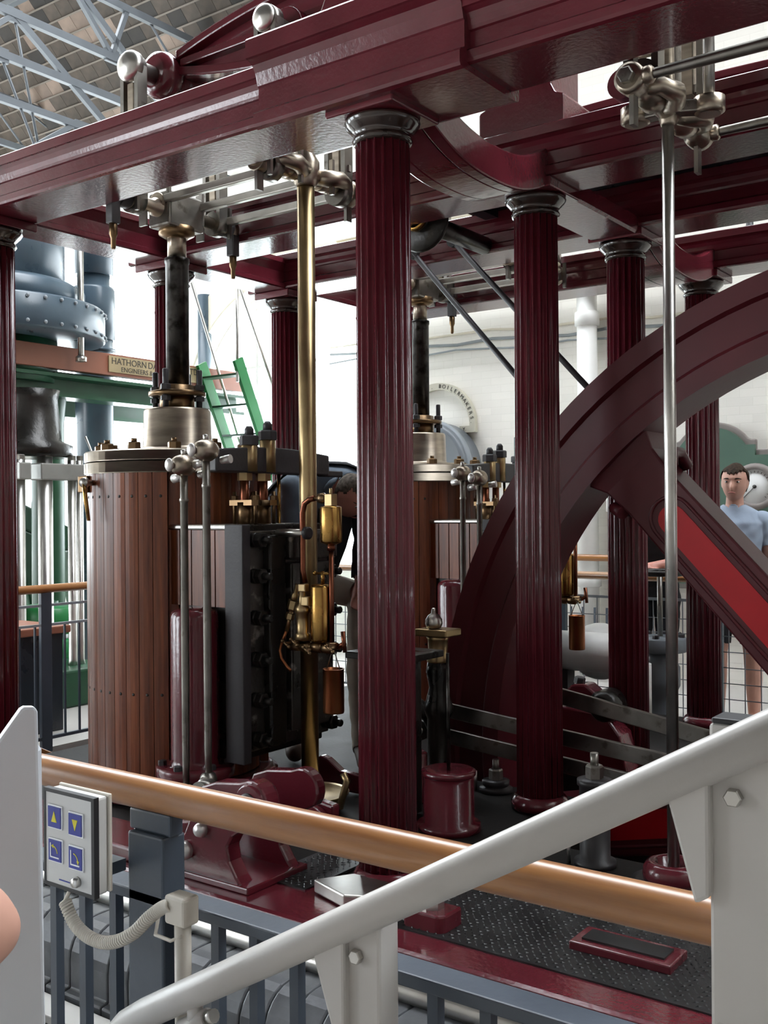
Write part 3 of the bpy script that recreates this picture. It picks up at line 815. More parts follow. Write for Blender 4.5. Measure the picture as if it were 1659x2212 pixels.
# ------------------------------------------------------------------ steam cylinder with timber lagging
CXc, CYc = -3.92, 3.62
def make_cylinder(label):
    t = thing('steam_cylinder', label, 'cylinder', (CXc, CYc, ZB), 'timber lagged steam cylinders')
    obj('barrel', MB().lathe([(0.395, ZB), (0.395, 1.75)], (CXc, CYc, 0), (0, 0, 1), 40), 'iron_black', t)
    obj('foot_flange', MB().lathe([(0.49, ZB), (0.49, ZB + 0.05), (0.46, ZB + 0.07), (0.44, ZB + 0.075)], (CXc, CYc, 0), (0, 0, 1), 40), 'maroon', t)
    # planks: one mesh, turned about the cylinder axis
    def plank_mesh(nm, r0, r1, z0, z1, w):
        m = MB(); rings = []
        for z in (z0, z1):
            ring = []
            for a in (-w / 2, -w / 6, w / 6, w / 2):
                rr = r1 - (0.0015 if abs(a) > w / 3 else 0)
                ring.append((rr * math.cos(a), rr * math.sin(a), z))
            for a in (w / 2, -w / 2):
                ring.append((r0 * math.cos(a), r0 * math.sin(a), z))
            rings.append(ring)
        m.loft(rings, smooth=False)
        return mesh_from(nm, m, 'lag_wood')
    st = R(9.0)
    zc = (ZB + 0.08 + 1.742) / 2; hz = (1.742 - ZB - 0.08) / 2
    pm = plank_mesh('plank', 0.40, 0.443, -hz, hz, st * 0.955)
    sm = mesh_from('screw_head', MB().lathe([(0.0, 0.003), (0.006, 0.002), (0.008, 0.0)], (0, 0, 0), (1, 0, 0), 8), 'black_print')
    a = R(-53.5); k = 0
    while a > R(-53.5 - 262):
        o = inst('plank', pm, (CXc, CYc, zc), t, (0, 0, a))
        for dz in (hz - 0.11, -hz + 0.42):
            s = inst('screw_head', sm, (CXc, CYc, zc), o)
            s.location = (0.4425, 0.004, dz)
        a -= st; k += 1
    pm2 = plank_mesh('plank', 0.37, 0.405, -hz, hz, st * 0.975)
    for i in range(9):
        inst('plank', pm2, (CXc, CYc, zc), t, (0, 0, R(-44.5 + i * 9)))
    # flanges and cover
    obj('body_flange', MB().disc_stack([(0.44, 1.742), (0.448, 1.742), (0.453, 1.746), (0.453, 1.794), (0.448, 1.797), (0.44, 1.797)], (CXc, CYc, 0), (0, 0, 1), 56), 'bearing_metal', t)
    cv = obj('cover', MB().disc_stack([(0.44, 1.801), (0.448, 1.801), (0.453, 1.804), (0.453, 1.846), (0.447, 1.852), (0.30, 1.856), (0.29, 1.868), (0.20, 1.870), (0.0, 1.870)], (CXc, CYc, 0), (0, 0, 1), 56), 'bearing_metal', t)
    for i in range(12):
        aa = R(15 + i * 30)
        b = MB(); b.hexa((CXc + 0.375 * math.cos(aa), CYc + 0.375 * math.sin(aa), 1.854), (0, 0, 1), 0.032, 0.034)
        b.lathe([(0.014, 1.888), (0.014, 1.905)], (CXc + 0.375 * math.cos(aa), CYc + 0.375 * math.sin(aa), 0), (0, 0, 1), 10)
        obj('cover_nut', b, 'bronze', cv)
    obj('stuffing_box', MB().lathe([(0.20, 1.868), (0.185, 1.872), (0.172, 1.885), (0.166, 2.06), (0.160, 2.072), (0.12, 2.075)], (CXc, CYc, 0), (0, 0, 1), 40), 'bearing_metal', t)
    obj('gland_sleeve', MB().lathe([(0.088, 2.07), (0.088, 2.145)], (CXc, CYc, 0), (0, 0, 1), 32), 'bronze', t)
    g = obj('gland_flange', MB().lathe([(0.13, 2.135), (0.142, 2.138), (0.142, 2.158), (0.13, 2.162), (0.092, 2.163), (0.088, 2.19), (0.07, 2.195)], (CXc, CYc, 0), (0, 0, 1), 40), 'bronze', t)
    for i in range(4):
        aa = R(20 + i * 90)
        x = CXc + 0.122 * math.cos(aa); y = CYc + 0.122 * math.sin(aa)
        b = MB(); b.lathe([(0.015, 2.06), (0.015, 2.26), (0.011, 2.265)], (x, y, 0), (0, 0, 1), 10); b.hexa((x, y, 2.162), (0, 0, 1), 0.026, 0.028); b.hexa((x, y, 2.108), (0, 0, 1), 0.026, 0.024)
        obj('gland_stud', b, 'slate_iron', g)
    # drain cock with a hanging lever under the flange
    ca = R(-118); cx = CXc + 0.445 * math.cos(ca); cy = CYc + 0.445 * math.sin(ca)
    d = Vector((math.cos(ca), math.sin(ca), 0))
    b = MB(); b.box(cx - 0.035, cx + 0.035, cy - 0.03, cy + 0.03, 1.655, 1.735)
    ck = obj('drain_cock', b, 'bronze', t, bevel=0.004)
    e = Vector((cx + 0.07, cy - 0.03, 1.70))
    obj('cock_key', MB().lathe([(0.0, 0.075), (0.022, 0.07), (0.026, 0.05), (0.014, 0.03), (0.014, -0.02)], e, (0.3, -1, 0), 14), 'steel', ck)
    obj('lever', MB().tube([(e.x + 0.02, e.y - 0.06, 1.70), (e.x + 0.035, e.y - 0.065, 1.64), (e.x + 0.06, e.y - 0.065, 1.52)], [0.009, 0.011, 0.008], 8), 'brass', ck)
    return t
cyl1 = make_cylinder('steam cylinder lagged in mahogany planks, closest to the wooden handrail')
dup(cyl1, (0, 2.18, 0), 'steam cylinder lagged in mahogany planks, behind the big fluted column')

def make_chest(label):
    x0, x1, y0, y1, z0, z1 = -3.46, -3.17, 3.30, 3.92, 0.45, 1.50
    t = thing('valve_chest', label, 'valve chest', (-3.3, 3.6, z0), 'black valve chests with bolted covers')
    obj('body', MB().box(-3.29, x1 - 0.07, y0 + 0.05, y1, z0, z1), 'iron_black', t, bevel=0.008)
    obj('edge_plate', MB().box(x1 - 0.11, x1, y0, y0 + 0.05, z0, z1), 'edge_slate', t, bevel=0.004)
    c = obj('cover_plate', MB().box(x1 - 0.07, x1 - 0.03, y0 + 0.05, y1, z0 + 0.04, z1 - 0.03), 'greasy', t, bevel=0.006)
    obj('cover_rib', MB().box(x1 - 0.03, x1 + 0.015, y0 + 0.16, y0 + 0.27, z0 + 0.05, z1 - 0.05), 'iron_black', c, bevel=0.01)
    obj('panel', MB().box(x1 - 0.03, x1 + 0.02, y0 + 0.30, y1 - 0.02, z0 + 0.10, 1.32), 'greasy', c, bevel=0.008)
    obj('panel_head', MB().box(x1 - 0.03, x1 + 0.035, y0 + 0.28, y1, 1.335, 1.46), 'greasy', c, bevel=0.012)
    for z in (1.43, 1.27, 1.085, 0.90, 0.72, 0.545):
        for y in (y0 + 0.10, y1 - 0.03):
            b = MB(); b.lathe([(0.034, 0), (0.034, 0.03)], (x1 - 0.03, y, z), (1, 0, 0), 14); b.hexa((x1, y, z), (1, 0, 0), 0.036, 0.035); b.lathe([(0.018, 0.035), (0.018, 0.07), (0.013, 0.075)], (x1, y, z), (1, 0, 0), 10)
            obj('cover_stud', b, 'iron_black', c)
    # timber-clad steam passage with a steel top, between the cylinder and the chest
    ps = obj('steam_passage', MB().box(-3.66, -3.285, 3.345, 3.85, 0.45, 1.475), 'iron_black', t)
    m = mesh_from('plank', MB().box(-0.034, 0.034, -0.011, 0.011, -0.172, 0.172), 'lag_wood')
    for i in range(5):
        inst('plank', m, (-3.625 + i * 0.0755, 3.333, 1.302), ps)
    obj('passage_cap', MB().box(-3.67, -3.285, 3.315, 3.86, 1.475, 1.500), 'steel', ps, bevel=0.008)
    # maroon exhaust pipe below the passage
    ex = obj('exhaust_pipe', MB().lathe([(0.150, 0.40), (0.150, 0.43), (0.112, 0.435), (0.108, 0.46), (0.108, 1.09), (0.100, 1.115), (0.06, 1.13), (0.0, 1.132)], (-3.43, 3.26, 0), (0, 0, 1), 32), 'maroon', t)
    obj('pipe_flange', MB().lathe([(0.10, 0.38), (0.17, 0.382), (0.175, 0.39), (0.175, 0.425), (0.17, 0.432), (0.10, 0.434)], (-3.43, 3.26, 0), (0, 0, 1), 32), 'maroon', ex)
    for i in range(6):
        aa = R(i * 60 - 75)
        obj('flange_nut', MB().hexa((-3.43 + 0.145 * math.cos(aa), 3.26 + 0.145 * math.sin(aa), 0.432), (0, 0, 1), 0.02, 0.022), 'slate_iron', ex)
    obj('exhaust_bend', MB().tube([(-3.43, 3.26, 0.40), (-3.43, 3.26, 0.33), (-3.43, 3.28, 0.27), (-3.42, 3.34, 0.235)], [0.13, 0.135, 0.135, 0.12], 20), 'maroon', t)
    return t
M['greasy'] = paint('greasy_black_casting', (0.105, 0.095, 0.085), 0.32, 0.5, var=0.3, scale=6, bump=1.0, bscale=30, rvar=0.2, dirt=(0.36, 0.33, 0.30), dirt_amt=0.12)
M['edge_slate'] = paint('dark_plum_slate', (0.030, 0.026, 0.030), 0.5, 0.0, var=0.15, scale=6, bump=0.2)
ch1 = make_chest('black greasy valve chest beside the near wooden cylinder, behind the brass rod')
dup(ch1, (0, 2.18, 0), 'black valve chest beside the cylinder behind the big fluted column')

def make_yoke(label):
    x = -3.35
    t = thing('valve_yoke', label, 'yoke', (x, 3.65, 1.5), 'valve rod yokes')
    pl = [(3.275, 1.735), (3.275, 1.835)] + [(3.275 + 0.79 * i / 12, 1.835 + 0.022 * math.sin(PI * i / 12)) for i in range(1, 12)] + [(4.065, 1.835), (4.065, 1.735)]
    obj('yoke_bar', MB().prism(pl, 'X', x - 0.05, x + 0.05), 'slate_iron', t, bevel=0.008)
    for i, (y, zt) in enumerate(((3.505, 1.86), (3.63, 1.93))):
        obj('valve_rod', MB().lathe([(0.022, 1.50), (0.022, 1.74)], (x, y, 0), (0, 0, 1), 16), 'copper_dark', t)
        b = MB(); b.hexa((x, y, 1.70), (0, 0, 1), 0.036, 0.045)
        obj('lock_nut', b, 'brass_pale', t)
        b = MB(); b.lathe([(0.038, 1.74), (0.038, 1.86 + i * 0.03), (0.03, 1.865 + i * 0.03)], (x + 0.03, y, 0), (0, 0, 1), 16)
        obj('rod_socket', b, 'brass_pale', t)
        b = MB(); b.hexa((x + 0.03, y, 1.862 + i * 0.03), (0, 0, 1), 0.045, 0.045); b.lathe([(0.022, 1.90 + i * 0.03), (0.022, 1.935 + i * 0.03), (0.012, 1.95 + i * 0.03)], (x + 0.03, y, 0), (0, 0, 1), 12)
        obj('top_nut', b, 'slate_iron', t)
        g = MB(); g.prism([(x - 0.07, y - 0.03), (x + 0.07, y - 0.03), (x + 0.085, y), (x + 0.07, y + 0.03), (x - 0.07, y + 0.03), (x - 0.085, y)], 'Z', 1.585, 1.61)
        g.lathe([(0.036, 1.50), (0.036, 1.60)], (x, y, 0), (0, 0, 1), 18)
        obj('gland', g, 'bronze', t)
        for s in (-1, 1):
            b = MB(); b.lathe([(0.009, 1.50), (0.009, 1.65)], (x + s * 0.066, y, 0), (0, 0, 1), 8); b.hexa((x + s * 0.066, y, 1.61), (0, 0, 1), 0.019, 0.022)
            obj('gland_stud', b, 'bronze', t)
    obj('guide_post', MB().lathe([(0.009, 1.50), (0.009, 1.74)], (x, 3.74, 0), (0, 0, 1), 10), 'brass', t)
    obj('side_lever', MB().bar((x + 0.02, 4.02, 1.745), (x + 0.02, 4.19, 1.745), 0.035, 0.03), 'slate_iron', t, bevel=0.006)
    return t
yk = make_yoke('dark arched valve yoke with tall nuts between near cylinder and brass rod')
y2 = dup(yk, (0, 2.18, 0), 'dark arched valve yoke behind the big fluted column')
for dy in (3.86, 3.98):
    b = MB(); b.lathe([(0.02, 1.84), (0.02, 2.03), (0.016, 2.035)], (-3.32, dy + 2.18, 0), (0, 0, 1), 12); b.hexa((-3.32, dy + 2.18, 1.87), (0, 0, 1), 0.04, 0.04)
    b.lathe([(0.034, 1.60), (0.034, 1.87)], (-3.32, dy + 2.18, 0), (0, 0, 1), 14)
    obj('tall_stud', b, 'slate_iron', y2)

# vertical valve gear rods with ball joints
def make_gear_rod(x, y, zb, zt, label):
    t = thing('valve_gear_rod', label, 'rod', (x, y, zb), 'upright valve gear rods')
    obj('rod', MB().lathe([(0.013, zb), (0.0155, zb + 0.12), (0.0175, zb + 0.5), (0.0165, zt - 0.16), (0.020, zt - 0.155), (0.020, zt - 0.145), (0.0165, zt - 0.14), (0.0165, zt - 0.04)], (x, y, 0), (0, 0, 1), 18), 'steel_dull', t)
    j = obj('ball_joint', MB().lathe([(0.0, -0.06), (0.02, -0.058), (0.036, -0.045), (0.046, -0.02), (0.048, 0.0), (0.046, 0.02), (0.036, 0.04), (0.03, 0.05)], (x, y, zt), (0, 1, 0), 22), 'bearing_metal', t)
    obj('pin_cap', MB().sphere((x - 0.012, y - 0.072, zt), 0.026, (0.9, 0.55, 1.1), 14, 10), 'knob_white', j)
    obj('lever_arm', MB().tube([(x + 0.03, y + 0.06, zt - 0.04), (x + 0.075, y + 0.07, zt - 0.035)], [0.016, 0.019], 12), 'knob_white', t)
    obj('lever_end', MB().tube([(x - 0.085, y + 0.02, zt - 0.055), (x - 0.03, y + 0.02, zt - 0.05)], [0.020, 0.016], 12), 'knob_white', t)
    obj('top_pin', MB().lathe([(0.012, 0.04), (0.012, 0.065), (0.006, 0.068)], (x, y, zt), (0, 0, 1), 10), 'steel', t)
    f = obj('lower_joint', MB().lathe([(0.018, -0.03), (0.032, -0.02), (0.034, 0.0), (0.032, 0.02), (0.018, 0.03)], (x, y, zb), (0, 1, 0), 18), 'steel_dull', t)
    obj('lower_cap', MB().sphere((x, y - 0.04, zb - 0.02), 0.026, (0.9, 0.5, 1.2), 14, 10), 'knob_white', f)
    return t
M['knob_white'] = paint('bright_polished_steel_knob', (0.78, 0.76, 0.74), 0.30, 0.65, var=0.05)
g1 = make_gear_rod(-3.32, 3.10, 0.36, 1.757, 'upright steel valve rod next to the mahogany planks, lower of the two ball joints')
g2 = make_gear_rod(-3.185, 3.10, 0.43, 1.815, 'upright steel valve rod with the higher ball joint, nearer the black valve chest')
dup(g1, (0.05, 2.18, 0.02), 'upright valve rod with ball end before the far cylinder, taller of the pair')
dup(g2, (0.03, 2.18, -0.07), 'upright valve rod with ball end before the far cylinder, close to the flywheel rim')

# ------------------------------------------------------------------ flywheel
WX, WZ, WY = -0.68, 0.36, 4.71
def make_wheel():
    t = thing('flywheel', 'huge maroon flywheel with bright red panels let into its spokes', 'flywheel', (WX, WY, WZ))
    def ring(prof, n=120):
        return MB().lathe(prof + [prof[0]], (WX, WY, WZ), (0, 1, 0), n)
    # rim section: raised outer and inner lips, sunk face between
    prof = [(2.29, -0.16), (2.29, 0.16), (2.20, 0.16), (2.185, 0.135), (2.05, 0.135), (2.03, 0.16), (1.945, 0.16), (1.945, -0.16), (2.03, -0.16), (2.05, -0.135), (2.185, -0.135), (2.20, -0.16)]
    m = MB()
    for i in range(len(prof)):
        m.lathe([prof[i], prof[(i + 1) % len(prof)]], (WX, WY, WZ), (0, 1, 0), 120)
    # drop the end caps the open bands would get
    keep = [k for k, f in enumerate(m.f) if len(f) == 4]
    m.f = [m.f[k] for k in keep]; m.s = [m.s[k] for k in keep]
    obj('rim', m, 'wheel_paint', t)
    obj('hub', MB().lathe([(0.16, -0.30), (0.30, -0.29), (0.34, -0.26), (0.36, -0.2), (0.36, 0.2), (0.34, 0.26), (0.30, 0.29), (0.16, 0.30)], (WX, WY, WZ), (0, 1, 0), 40), 'wheel_paint', t)
    obj('axle', MB().lathe([(0.13, -0.55), (0.13, 0.55)], (WX, WY, WZ), (0, 1, 0), 28), 'steel_dull', t)
    for k in range(6):
        a = R(132.5 + 60 * k)
        d = Vector((math.cos(a), 0, math.sin(a))); s = Vector((-math.sin(a), 0, math.cos(a)))
        def P(u, v, y):
            return Vector((WX, WY, WZ)) + d * u + s * v + Vector((0, y, 0))
        m = MB()
        hw = lambda u: 0.155 - 0.012 * (u - 0.3)
        def sec(u, sc=1.0, dep=0.115):
            w = hw(u) * sc
            return [P(u, -w, -dep), P(u, w, -dep), P(u, w, dep), P(u, -w, dep)]
        m.loft([sec(0.28), sec(0.8), sec(1.4), sec(1.72), sec(1.86, 1.12), sec(1.95, 1.45, 0.13)], smooth=False)
        sp = obj('spoke', m, 'wheel_paint', t, bevel=0.01)
        # raised rounded bead round the panel, then the sunk red panel
        def oval(w, u0, u1, n=10):
            pts = []
            for i in range(n + 1):
                b = -PI / 2 + PI * i / n
                pts.append((u1 - w + w * math.cos(b), w * math.sin(b)))
            for i in range(n + 1):
                b = PI / 2 + PI * i / n
                pts.append((u0 + w + w * math.cos(b), w * math.sin(b)))
            return pts
        for f in (-1, 1):
            b = MB(); b.tube([P(u, v, f * 0.115) for u, v in oval(0.098, 0.45, 1.66)], 0.009, 6, closed=True)
            obj('bead', b, 'wheel_paint', sp)
            pts = oval(0.066, 0.5, 1.62); n = len(pts); r = MB()
            vs = [P(u, v, f * 0.1155) for u, v in pts] + [P(u, v, f * 0.119) for u, v in pts]
            r.add(vs, [tuple(range(n)), tuple(range(n, 2 * n))] + [(i, (i + 1) % n, n + (i + 1) % n, n + i) for i in range(n)])
            obj('red_panel', r, 'red', sp)
        for sgn in (-1, 1):
            b = MB().tube([P(1.74, sgn * 0.16, -0.10), P(1.80, sgn * 0.19, -0.05), P(1.80, sgn * 0.19, 0.05), P(1.74, sgn * 0.16, 0.10)], 0.03, 10)
            obj('spoke_collar', b, 'wheel_paint', sp)
    return t
M['wheel_paint'] = paint('satin_maroon_wheel_paint', (0.115, 0.0125, 0.020), 0.42, var=0.12, scale=2.5, bump=0.1, bscale=60, rvar=0.08)
make_wheel()

# flat eccentric rods in front of the wheel
for k, (a, b, lab) in enumerate((((-3.02, 0.60), (-1.30, 0.50), 'upper flat steel eccentric rod crossing the flywheel'),
                                 ((-2.86, 0.56), (-1.25, 0.405), 'middle flat steel eccentric rod crossing the flywheel'),
                                 ((-2.95, 0.45), (-1.3, 0.30), 'lowest flat steel eccentric rod crossing the flywheel'))):
    y = (4.45, 4.40, 4.36)[k]
    if k == 0:
        a = (-2.30, 0.69); b = (-0.9, 0.46)
    t = thing('eccentric_rod', lab, 'rod', (a[0], y, a[1]), 'flat eccentric rods')
    obj('rod', MB().bar((a[0], y, a[1]), (b[0], y, b[1]), 0.022, 0.074), 'steel_dull', t, bevel=0.004)
    obj('gab_end', MB().lathe([(0.05, -0.025), (0.05, 0.025)], (a[0], y, a[1]), (0, 1, 0), 20), 'steel_dark', t)
    obj('pin', MB().lathe([(0.02, -0.05), (0.02, 0.05)], (a[0], y, a[1]), (0, 1, 0), 14), 'steel', t)

# ------------------------------------------------------------------ bed plate and the fittings on it
bp = thing('bed_plate', 'maroon cast-iron bed plate with moulded edge under the engines', 'bed plate', (-2.2, 3.0, -0.12))
edge = [(2.60, 0.215), (2.585, 0.210), (2.58, 0.20), (2.58, 0.165), (2.60, 0.155), (2.62, 0.15), (2.62, 0.06), (2.585, 0.05), (2.57, 0.035), (2.57, 0.0), (2.56, -0.02), (2.56, -0.12), (3.0, -0.12), (3.0, 0.215)]
obj('edge_moulding', MB().prism(edge, 'X', -5.0, 2.2), 'maroon', bp)
obj('plate', MB().box(-5.0, 2.2, 3.0, 3.78, 0.02, 0.205), 'oily_plate', bp)
obj('plate', MB().box(-5.0, -2.02, 3.78, 4.47, 0.02, 0.205), 'oily_plate', bp)
obj('plate', MB().box(-5.0, 2.2, 4.95, 6.60, 0.02, 0.205), 'oily_plate', bp)
obj('plate', MB().box(-5.0, -3.15, 4.47, 4.95, 0.02, 0.205), 'oily_plate', bp)
# chequer plate sheets with raised lugs
def chequer(x0, x1, y0, y1, z):
    o = obj('chequer_sheet', MB().box(x0, x1, y0, y1, z - 0.006, z + 0.004), 'checker', bp)
    l = MB(); p = 0.03; i = 0
    y = y0 + 0.02
    while y < y1 - 0.01:
        x = x0 + 0.02 + (p / 2 if i % 2 else 0); k = 0
        while x < x1 - 0.01:
            a = R(45 if (i + k) % 2 else -45)
            dx, dy = math.cos(a) * 0.0105, math.sin(a) * 0.0105; ex, ey = -math.sin(a) * 0.0035, math.cos(a) * 0.0035
            l.add([(x - dx, y - dy, z + 0.004), (x + ex, y + ey, z + 0.0045), (x + dx, y + dy, z + 0.004), (x - ex, y - ey, z + 0.0045), (x, y, z + 0.0085)],
                  [(0, 4, 1), (1, 4, 2), (2, 4, 3), (3, 4, 0)])
            x += p; k += 1
        y += p * 0.62; i += 1
    obj('chequer_lugs', l, 'checker', o, kind='stuff')
chequer(-2.10, 1.2, 2.72, 3.40, 0.216)
chequer(-2.62, -2.40, 2.80, 3.40, 0.216)
for (x, y) in ((-1.775, 2.86), (-1.05, 2.86)):
    pass

def foundation_bolt(x, y, label, tall=0.05):
    t = thing('foundation_bolt', label, 'bolt', (x, y, ZB), 'foundation bolts on the bed plate')
    obj('boss', MB().prism([(x - 0.075, y - 0.06), (x + 0.055, y - 0.06), (x + 0.075, y - 0.04), (x + 0.075, y + 0.06), (x - 0.055, y + 0.06), (x - 0.075, y + 0.04)], 'Z', ZB - 0.05, ZB + tall), 'maroon', t, bevel=0.008)
    obj('nut', MB().hexa((x, y, ZB + tall), (0, 0, 1), 0.038, 0.05), 'steel', t)
    obj('bolt_end', MB().cyl((x, y, ZB + tall + 0.04), (x, y, ZB + tall + 0.065), 0.02, n=14), 'steel_dull', t)
    return t
foundation_bolt(-1.86, 2.80, 'hexagon foundation nut on a red boss beside the chequer plate', 0.06)
foundation_bolt(-2.66, 2.72, 'hexagon foundation nut at the foot of the maroon bracket', 0.0)
t = thing('levelling_plate', 'thick pale steel plate lying at the foot of the big fluted column', 'plate', (-2.2, 2.88, ZB))
obj('plate', MB().prism([(-2.36, 2.80), (-2.18, 2.74), (-2.06, 2.80), (-2.10, 2.93), (-2.28, 2.93)], 'Z', ZB + 0.004, ZB + 0.05), 'steel', t, bevel=0.006)
obj('packing', MB().prism([(-2.34, 2.81), (-2.18, 2.76), (-2.09, 2.81), (-2.12, 2.91), (-2.27, 2.91)], 'Z', ZB, ZB + 0.01), 'slate_iron', t)
t = thing('floor_hatch', 'flat maroon hatch frame standing proud of the chequer plate', 'hatch', (-1.26, 3.0, ZB))
obj('frame', MB().box(-1.42, -1.10, 2.88, 3.02, ZB + 0.002, ZB + 0.03), 'maroon', t, bevel=0.005)
obj('lid', MB().box(-1.39, -1.13, 2.91, 2.99, ZB + 0.03, ZB + 0.036), 'checker', t)

# cast bracket with pins at the front edge
br = thing('rocking_shaft_bracket', 'maroon cast bracket with polished pin ends on the bed plate edge', 'bracket', (-2.7, 2.7, ZB))
cur = [(-2.94, ZB), (-2.92, 0.30), (-2.86, 0.38), (-2.80, 0.50), (-2.77, 0.56)]
cur += [(-2.70, 0.585), (-2.58, 0.60)] + arc(-2.53, 0.535, 0.078, 100, -40, 8)
cur += [(-2.56, 0.44), (-2.62, 0.40), (-2.645, 0.36), (-2.635, 0.31), (-2.60, 0.26), (-2.555, ZB)]
obj('side_plate', MB().prism(cur, 'Y', 2.66, 2.73), 'maroon', br, bevel=0.008)
obj('inner_plate', MB().prism([(x + 0.03, z) for x, z in cur], 'Y', 2.90, 2.95), 'maroon', br, bevel=0.008)
obj('foot', MB().box(-2.98, -2.53, 2.645, 2.97, ZB, ZB + 0.025), 'maroon', br, bevel=0.005)
obj('top_boss', MB().lathe([(0.06, -0.03), (0.068, -0.02), (0.068, 0.06), (0.06, 0.07)], (-2.53, 2.68, 0.535), (0, 1, 0), 24), 'maroon', br)
obj('boss_pin', MB().lathe([(0.0, -0.012), (0.035, -0.008), (0.038, 0.0), (0.038, 0.03)], (-2.53, 2.645, 0.535), (0, 1, 0), 20), 'iron_grey', br)
for x, z, r in ((-2.849, 0.315, 0.033), (-2.765, 0.405, 0.026), (-2.93, 0.27, 0.022)):
    obj('pin_end', MB().lathe([(0.0, -0.022), (r * 0.8, -0.018), (r, -0.006), (r, 0.02)], (x, 2.65, z), (0, 1, 0), 20), 'knob_white', br)
lv = obj('rocking_lever', MB().bar((-2.765, 2.69, 0.405), (-3.15, 2.70, 0.33), 0.03, 0.06), 'maroon', br, bevel=0.01)
obj('lever_eye', MB().lathe([(0.05, -0.03), (0.05, 0.03)], (-2.79, 2.70, 0.52), (0, 1, 0), 20), 'steel_dull', br)
# second pedestal with a nut, farther along the edge
t = thing('edge_pedestal', 'low maroon pedestal with a big hexagon nut behind the control box', 'pedestal', (-3.22, 2.72, ZB))
obj('block', MB().prism([(-3.55, ZB), (-3.03, ZB), (-3.03, 0.245), (-3.08, 0.27), (-3.50, 0.275), (-3.55, 0.25)], 'Y', 2.64, 2.86), 'maroon', t, bevel=0.01)
obj('nut', MB().hexa((-3.16, 2.74, 0.272), (0, 0, 1), 0.05, 0.055), 'steel', t)
obj('washer', MB().lathe([(0.065, 0.27), (0.065, 0.28)], (-3.16, 2.74, 0), (0, 0, 1), 24), 'steel_dull', t)
# saddle casting and brass cup round the pump rod
t = thing('pump_saddle', 'maroon saddle casting with a brass drip bowl around the brass rod', 'saddle', (XQ, 3.5, ZB))
sad = [(-3.27, ZB), (-3.27, 0.355), (-3.24, 0.37), (-3.20, 0.36), (-3.12, 0.31), (-2.98, 0.30), (-2.84, 0.325), (-2.74, 0.37), (-2.66, 0.36), (-2.66, ZB)]
obj('front_cheek', MB().prism(sad, 'Y', 3.28, 3.33), 'maroon', t, bevel=0.01)
obj('rear_cheek', MB().prism(sad, 'Y', 3.90, 3.95), 'maroon', t, bevel=0.01)
obj('bowl', MB().lathe([(0.05, 0.235), (0.12, 0.24), (0.16, 0.255), (0.175, 0.275), (0.178, 0.282), (0.165, 0.278), (0.12, 0.262), (0.05, 0.258)], (XQ, YC, 0), (0, 0, 1), 36), 'brass_pale', t)
obj('bearing_boss', MB().lathe([(0.085, -0.03), (0.105, -0.02), (0.11, 0.0), (0.11, 0.06)], (-2.77, 3.26, 0.25), (0, 1, 0), 28), 'maroon', t)
obj('drip_bend', MB().tube([(-2.80, 3.50, 0.28), (-2.78, 3.50, 0.34), (-2.76, 3.50, 0.40), (-2.78, 3.50, 0.43)], 0.016, 10), 'brass_pale', t)
# glands in the floor
t = thing('rod_gland', 'glossy maroon ring gland where the slim steel rod enters the floor', 'gland', (XR, YC, ZB))
obj('ring', MB().lathe([(0.055, 0.25), (0.06, 0.285), (0.075, 0.292), (0.095, 0.285), (0.107, 0.265), (0.110, 0.24), (0.104, 0.215)], (XR, YC, 0), (0, 0, 1), 36), 'maroon', t)
obj('seat', MB().lathe([(0.15, 0.205), (0.15, 0.218), (0.13, 0.222), (0.05, 0.222)], (XR, YC, 0), (0, 0, 1), 32), 'slate_iron', t)
t = thing('air_pump', 'maroon air pump barrel with dished lid behind the big fluted column', 'pump', (-2.37, 3.70, ZB))
obj('barrel', MB().lathe([(0.135, 0.205), (0.135, 0.235), (0.108, 0.24), (0.108, 0.435)], (-2.385, 3.72, 0), (0, 0, 1), 32), 'maroon', t)
obj('lid', MB().lathe([(0.112, 0.435), (0.116, 0.44), (0.116, 0.456), (0.10, 0.462), (0.0, 0.455)], (-2.385, 3.72, 0), (0, 0, 1), 32), 'maroon', t)
obj('rod', MB().cyl((-2.385, 3.72, 0.45), (-2.385, 3.72, 0.95), 0.008, n=8), 'steel_dark', t)
t = thing('side_barrel', 'second dark maroon barrel half hidden by the big fluted column', 'pump', (-2.80, 4.0, ZB))
obj('barrel', MB().lathe([(0.11, 0.205), (0.10, 0.22), (0.10, 0.42), (0.085, 0.43), (0.0, 0.432)], (-2.80, 4.0, 0), (0, 0, 1), 28), 'maroon', t)
obj('cap', MB().hexa((-2.80, 4.0, 0.43), (0, 0, 1), 0.03, 0.03), 'slate_iron', t)
for x, y, zt, lab in ((-1.69, 3.66, 0.63, 'dark feed pump with a slim steel plunger next to the inner fluted column'),
                      (-2.52, 4.35, 0.36, 'dark stud and nut at the foot of the inner fluted column')):
    t = thing('feed_pump', lab, 'pump', (x, y, ZB))
    obj('barrel', MB().lathe([(0.08, 0.205), (0.08, 0.225), (0.058, 0.23), (0.058, 0.235 + (zt - 0.36)), (0.066, 0.24 + (zt - 0.36)), (0.066, 0.26 + (zt - 0.36)), (0.03, 0.265 + (zt - 0.36))], (x, y, 0), (0, 0, 1), 26), 'slate_iron', t)
    obj('gland_nut', MB().hexa((x, y, zt - 0.095), (0, 0, 1), 0.034, 0.05), 'steel_dull', t)
    obj('plunger', MB().cyl((x, y, zt - 0.06), (x, y, zt), 0.016, n=14), 'steel_dull', t)
    obj('oil_pipe', MB().tube([(x - 0.09, y - 0.04, 0.206), (x - 0.09, y - 0.04, 0.30)], 0.008, 8), 'steel', t)
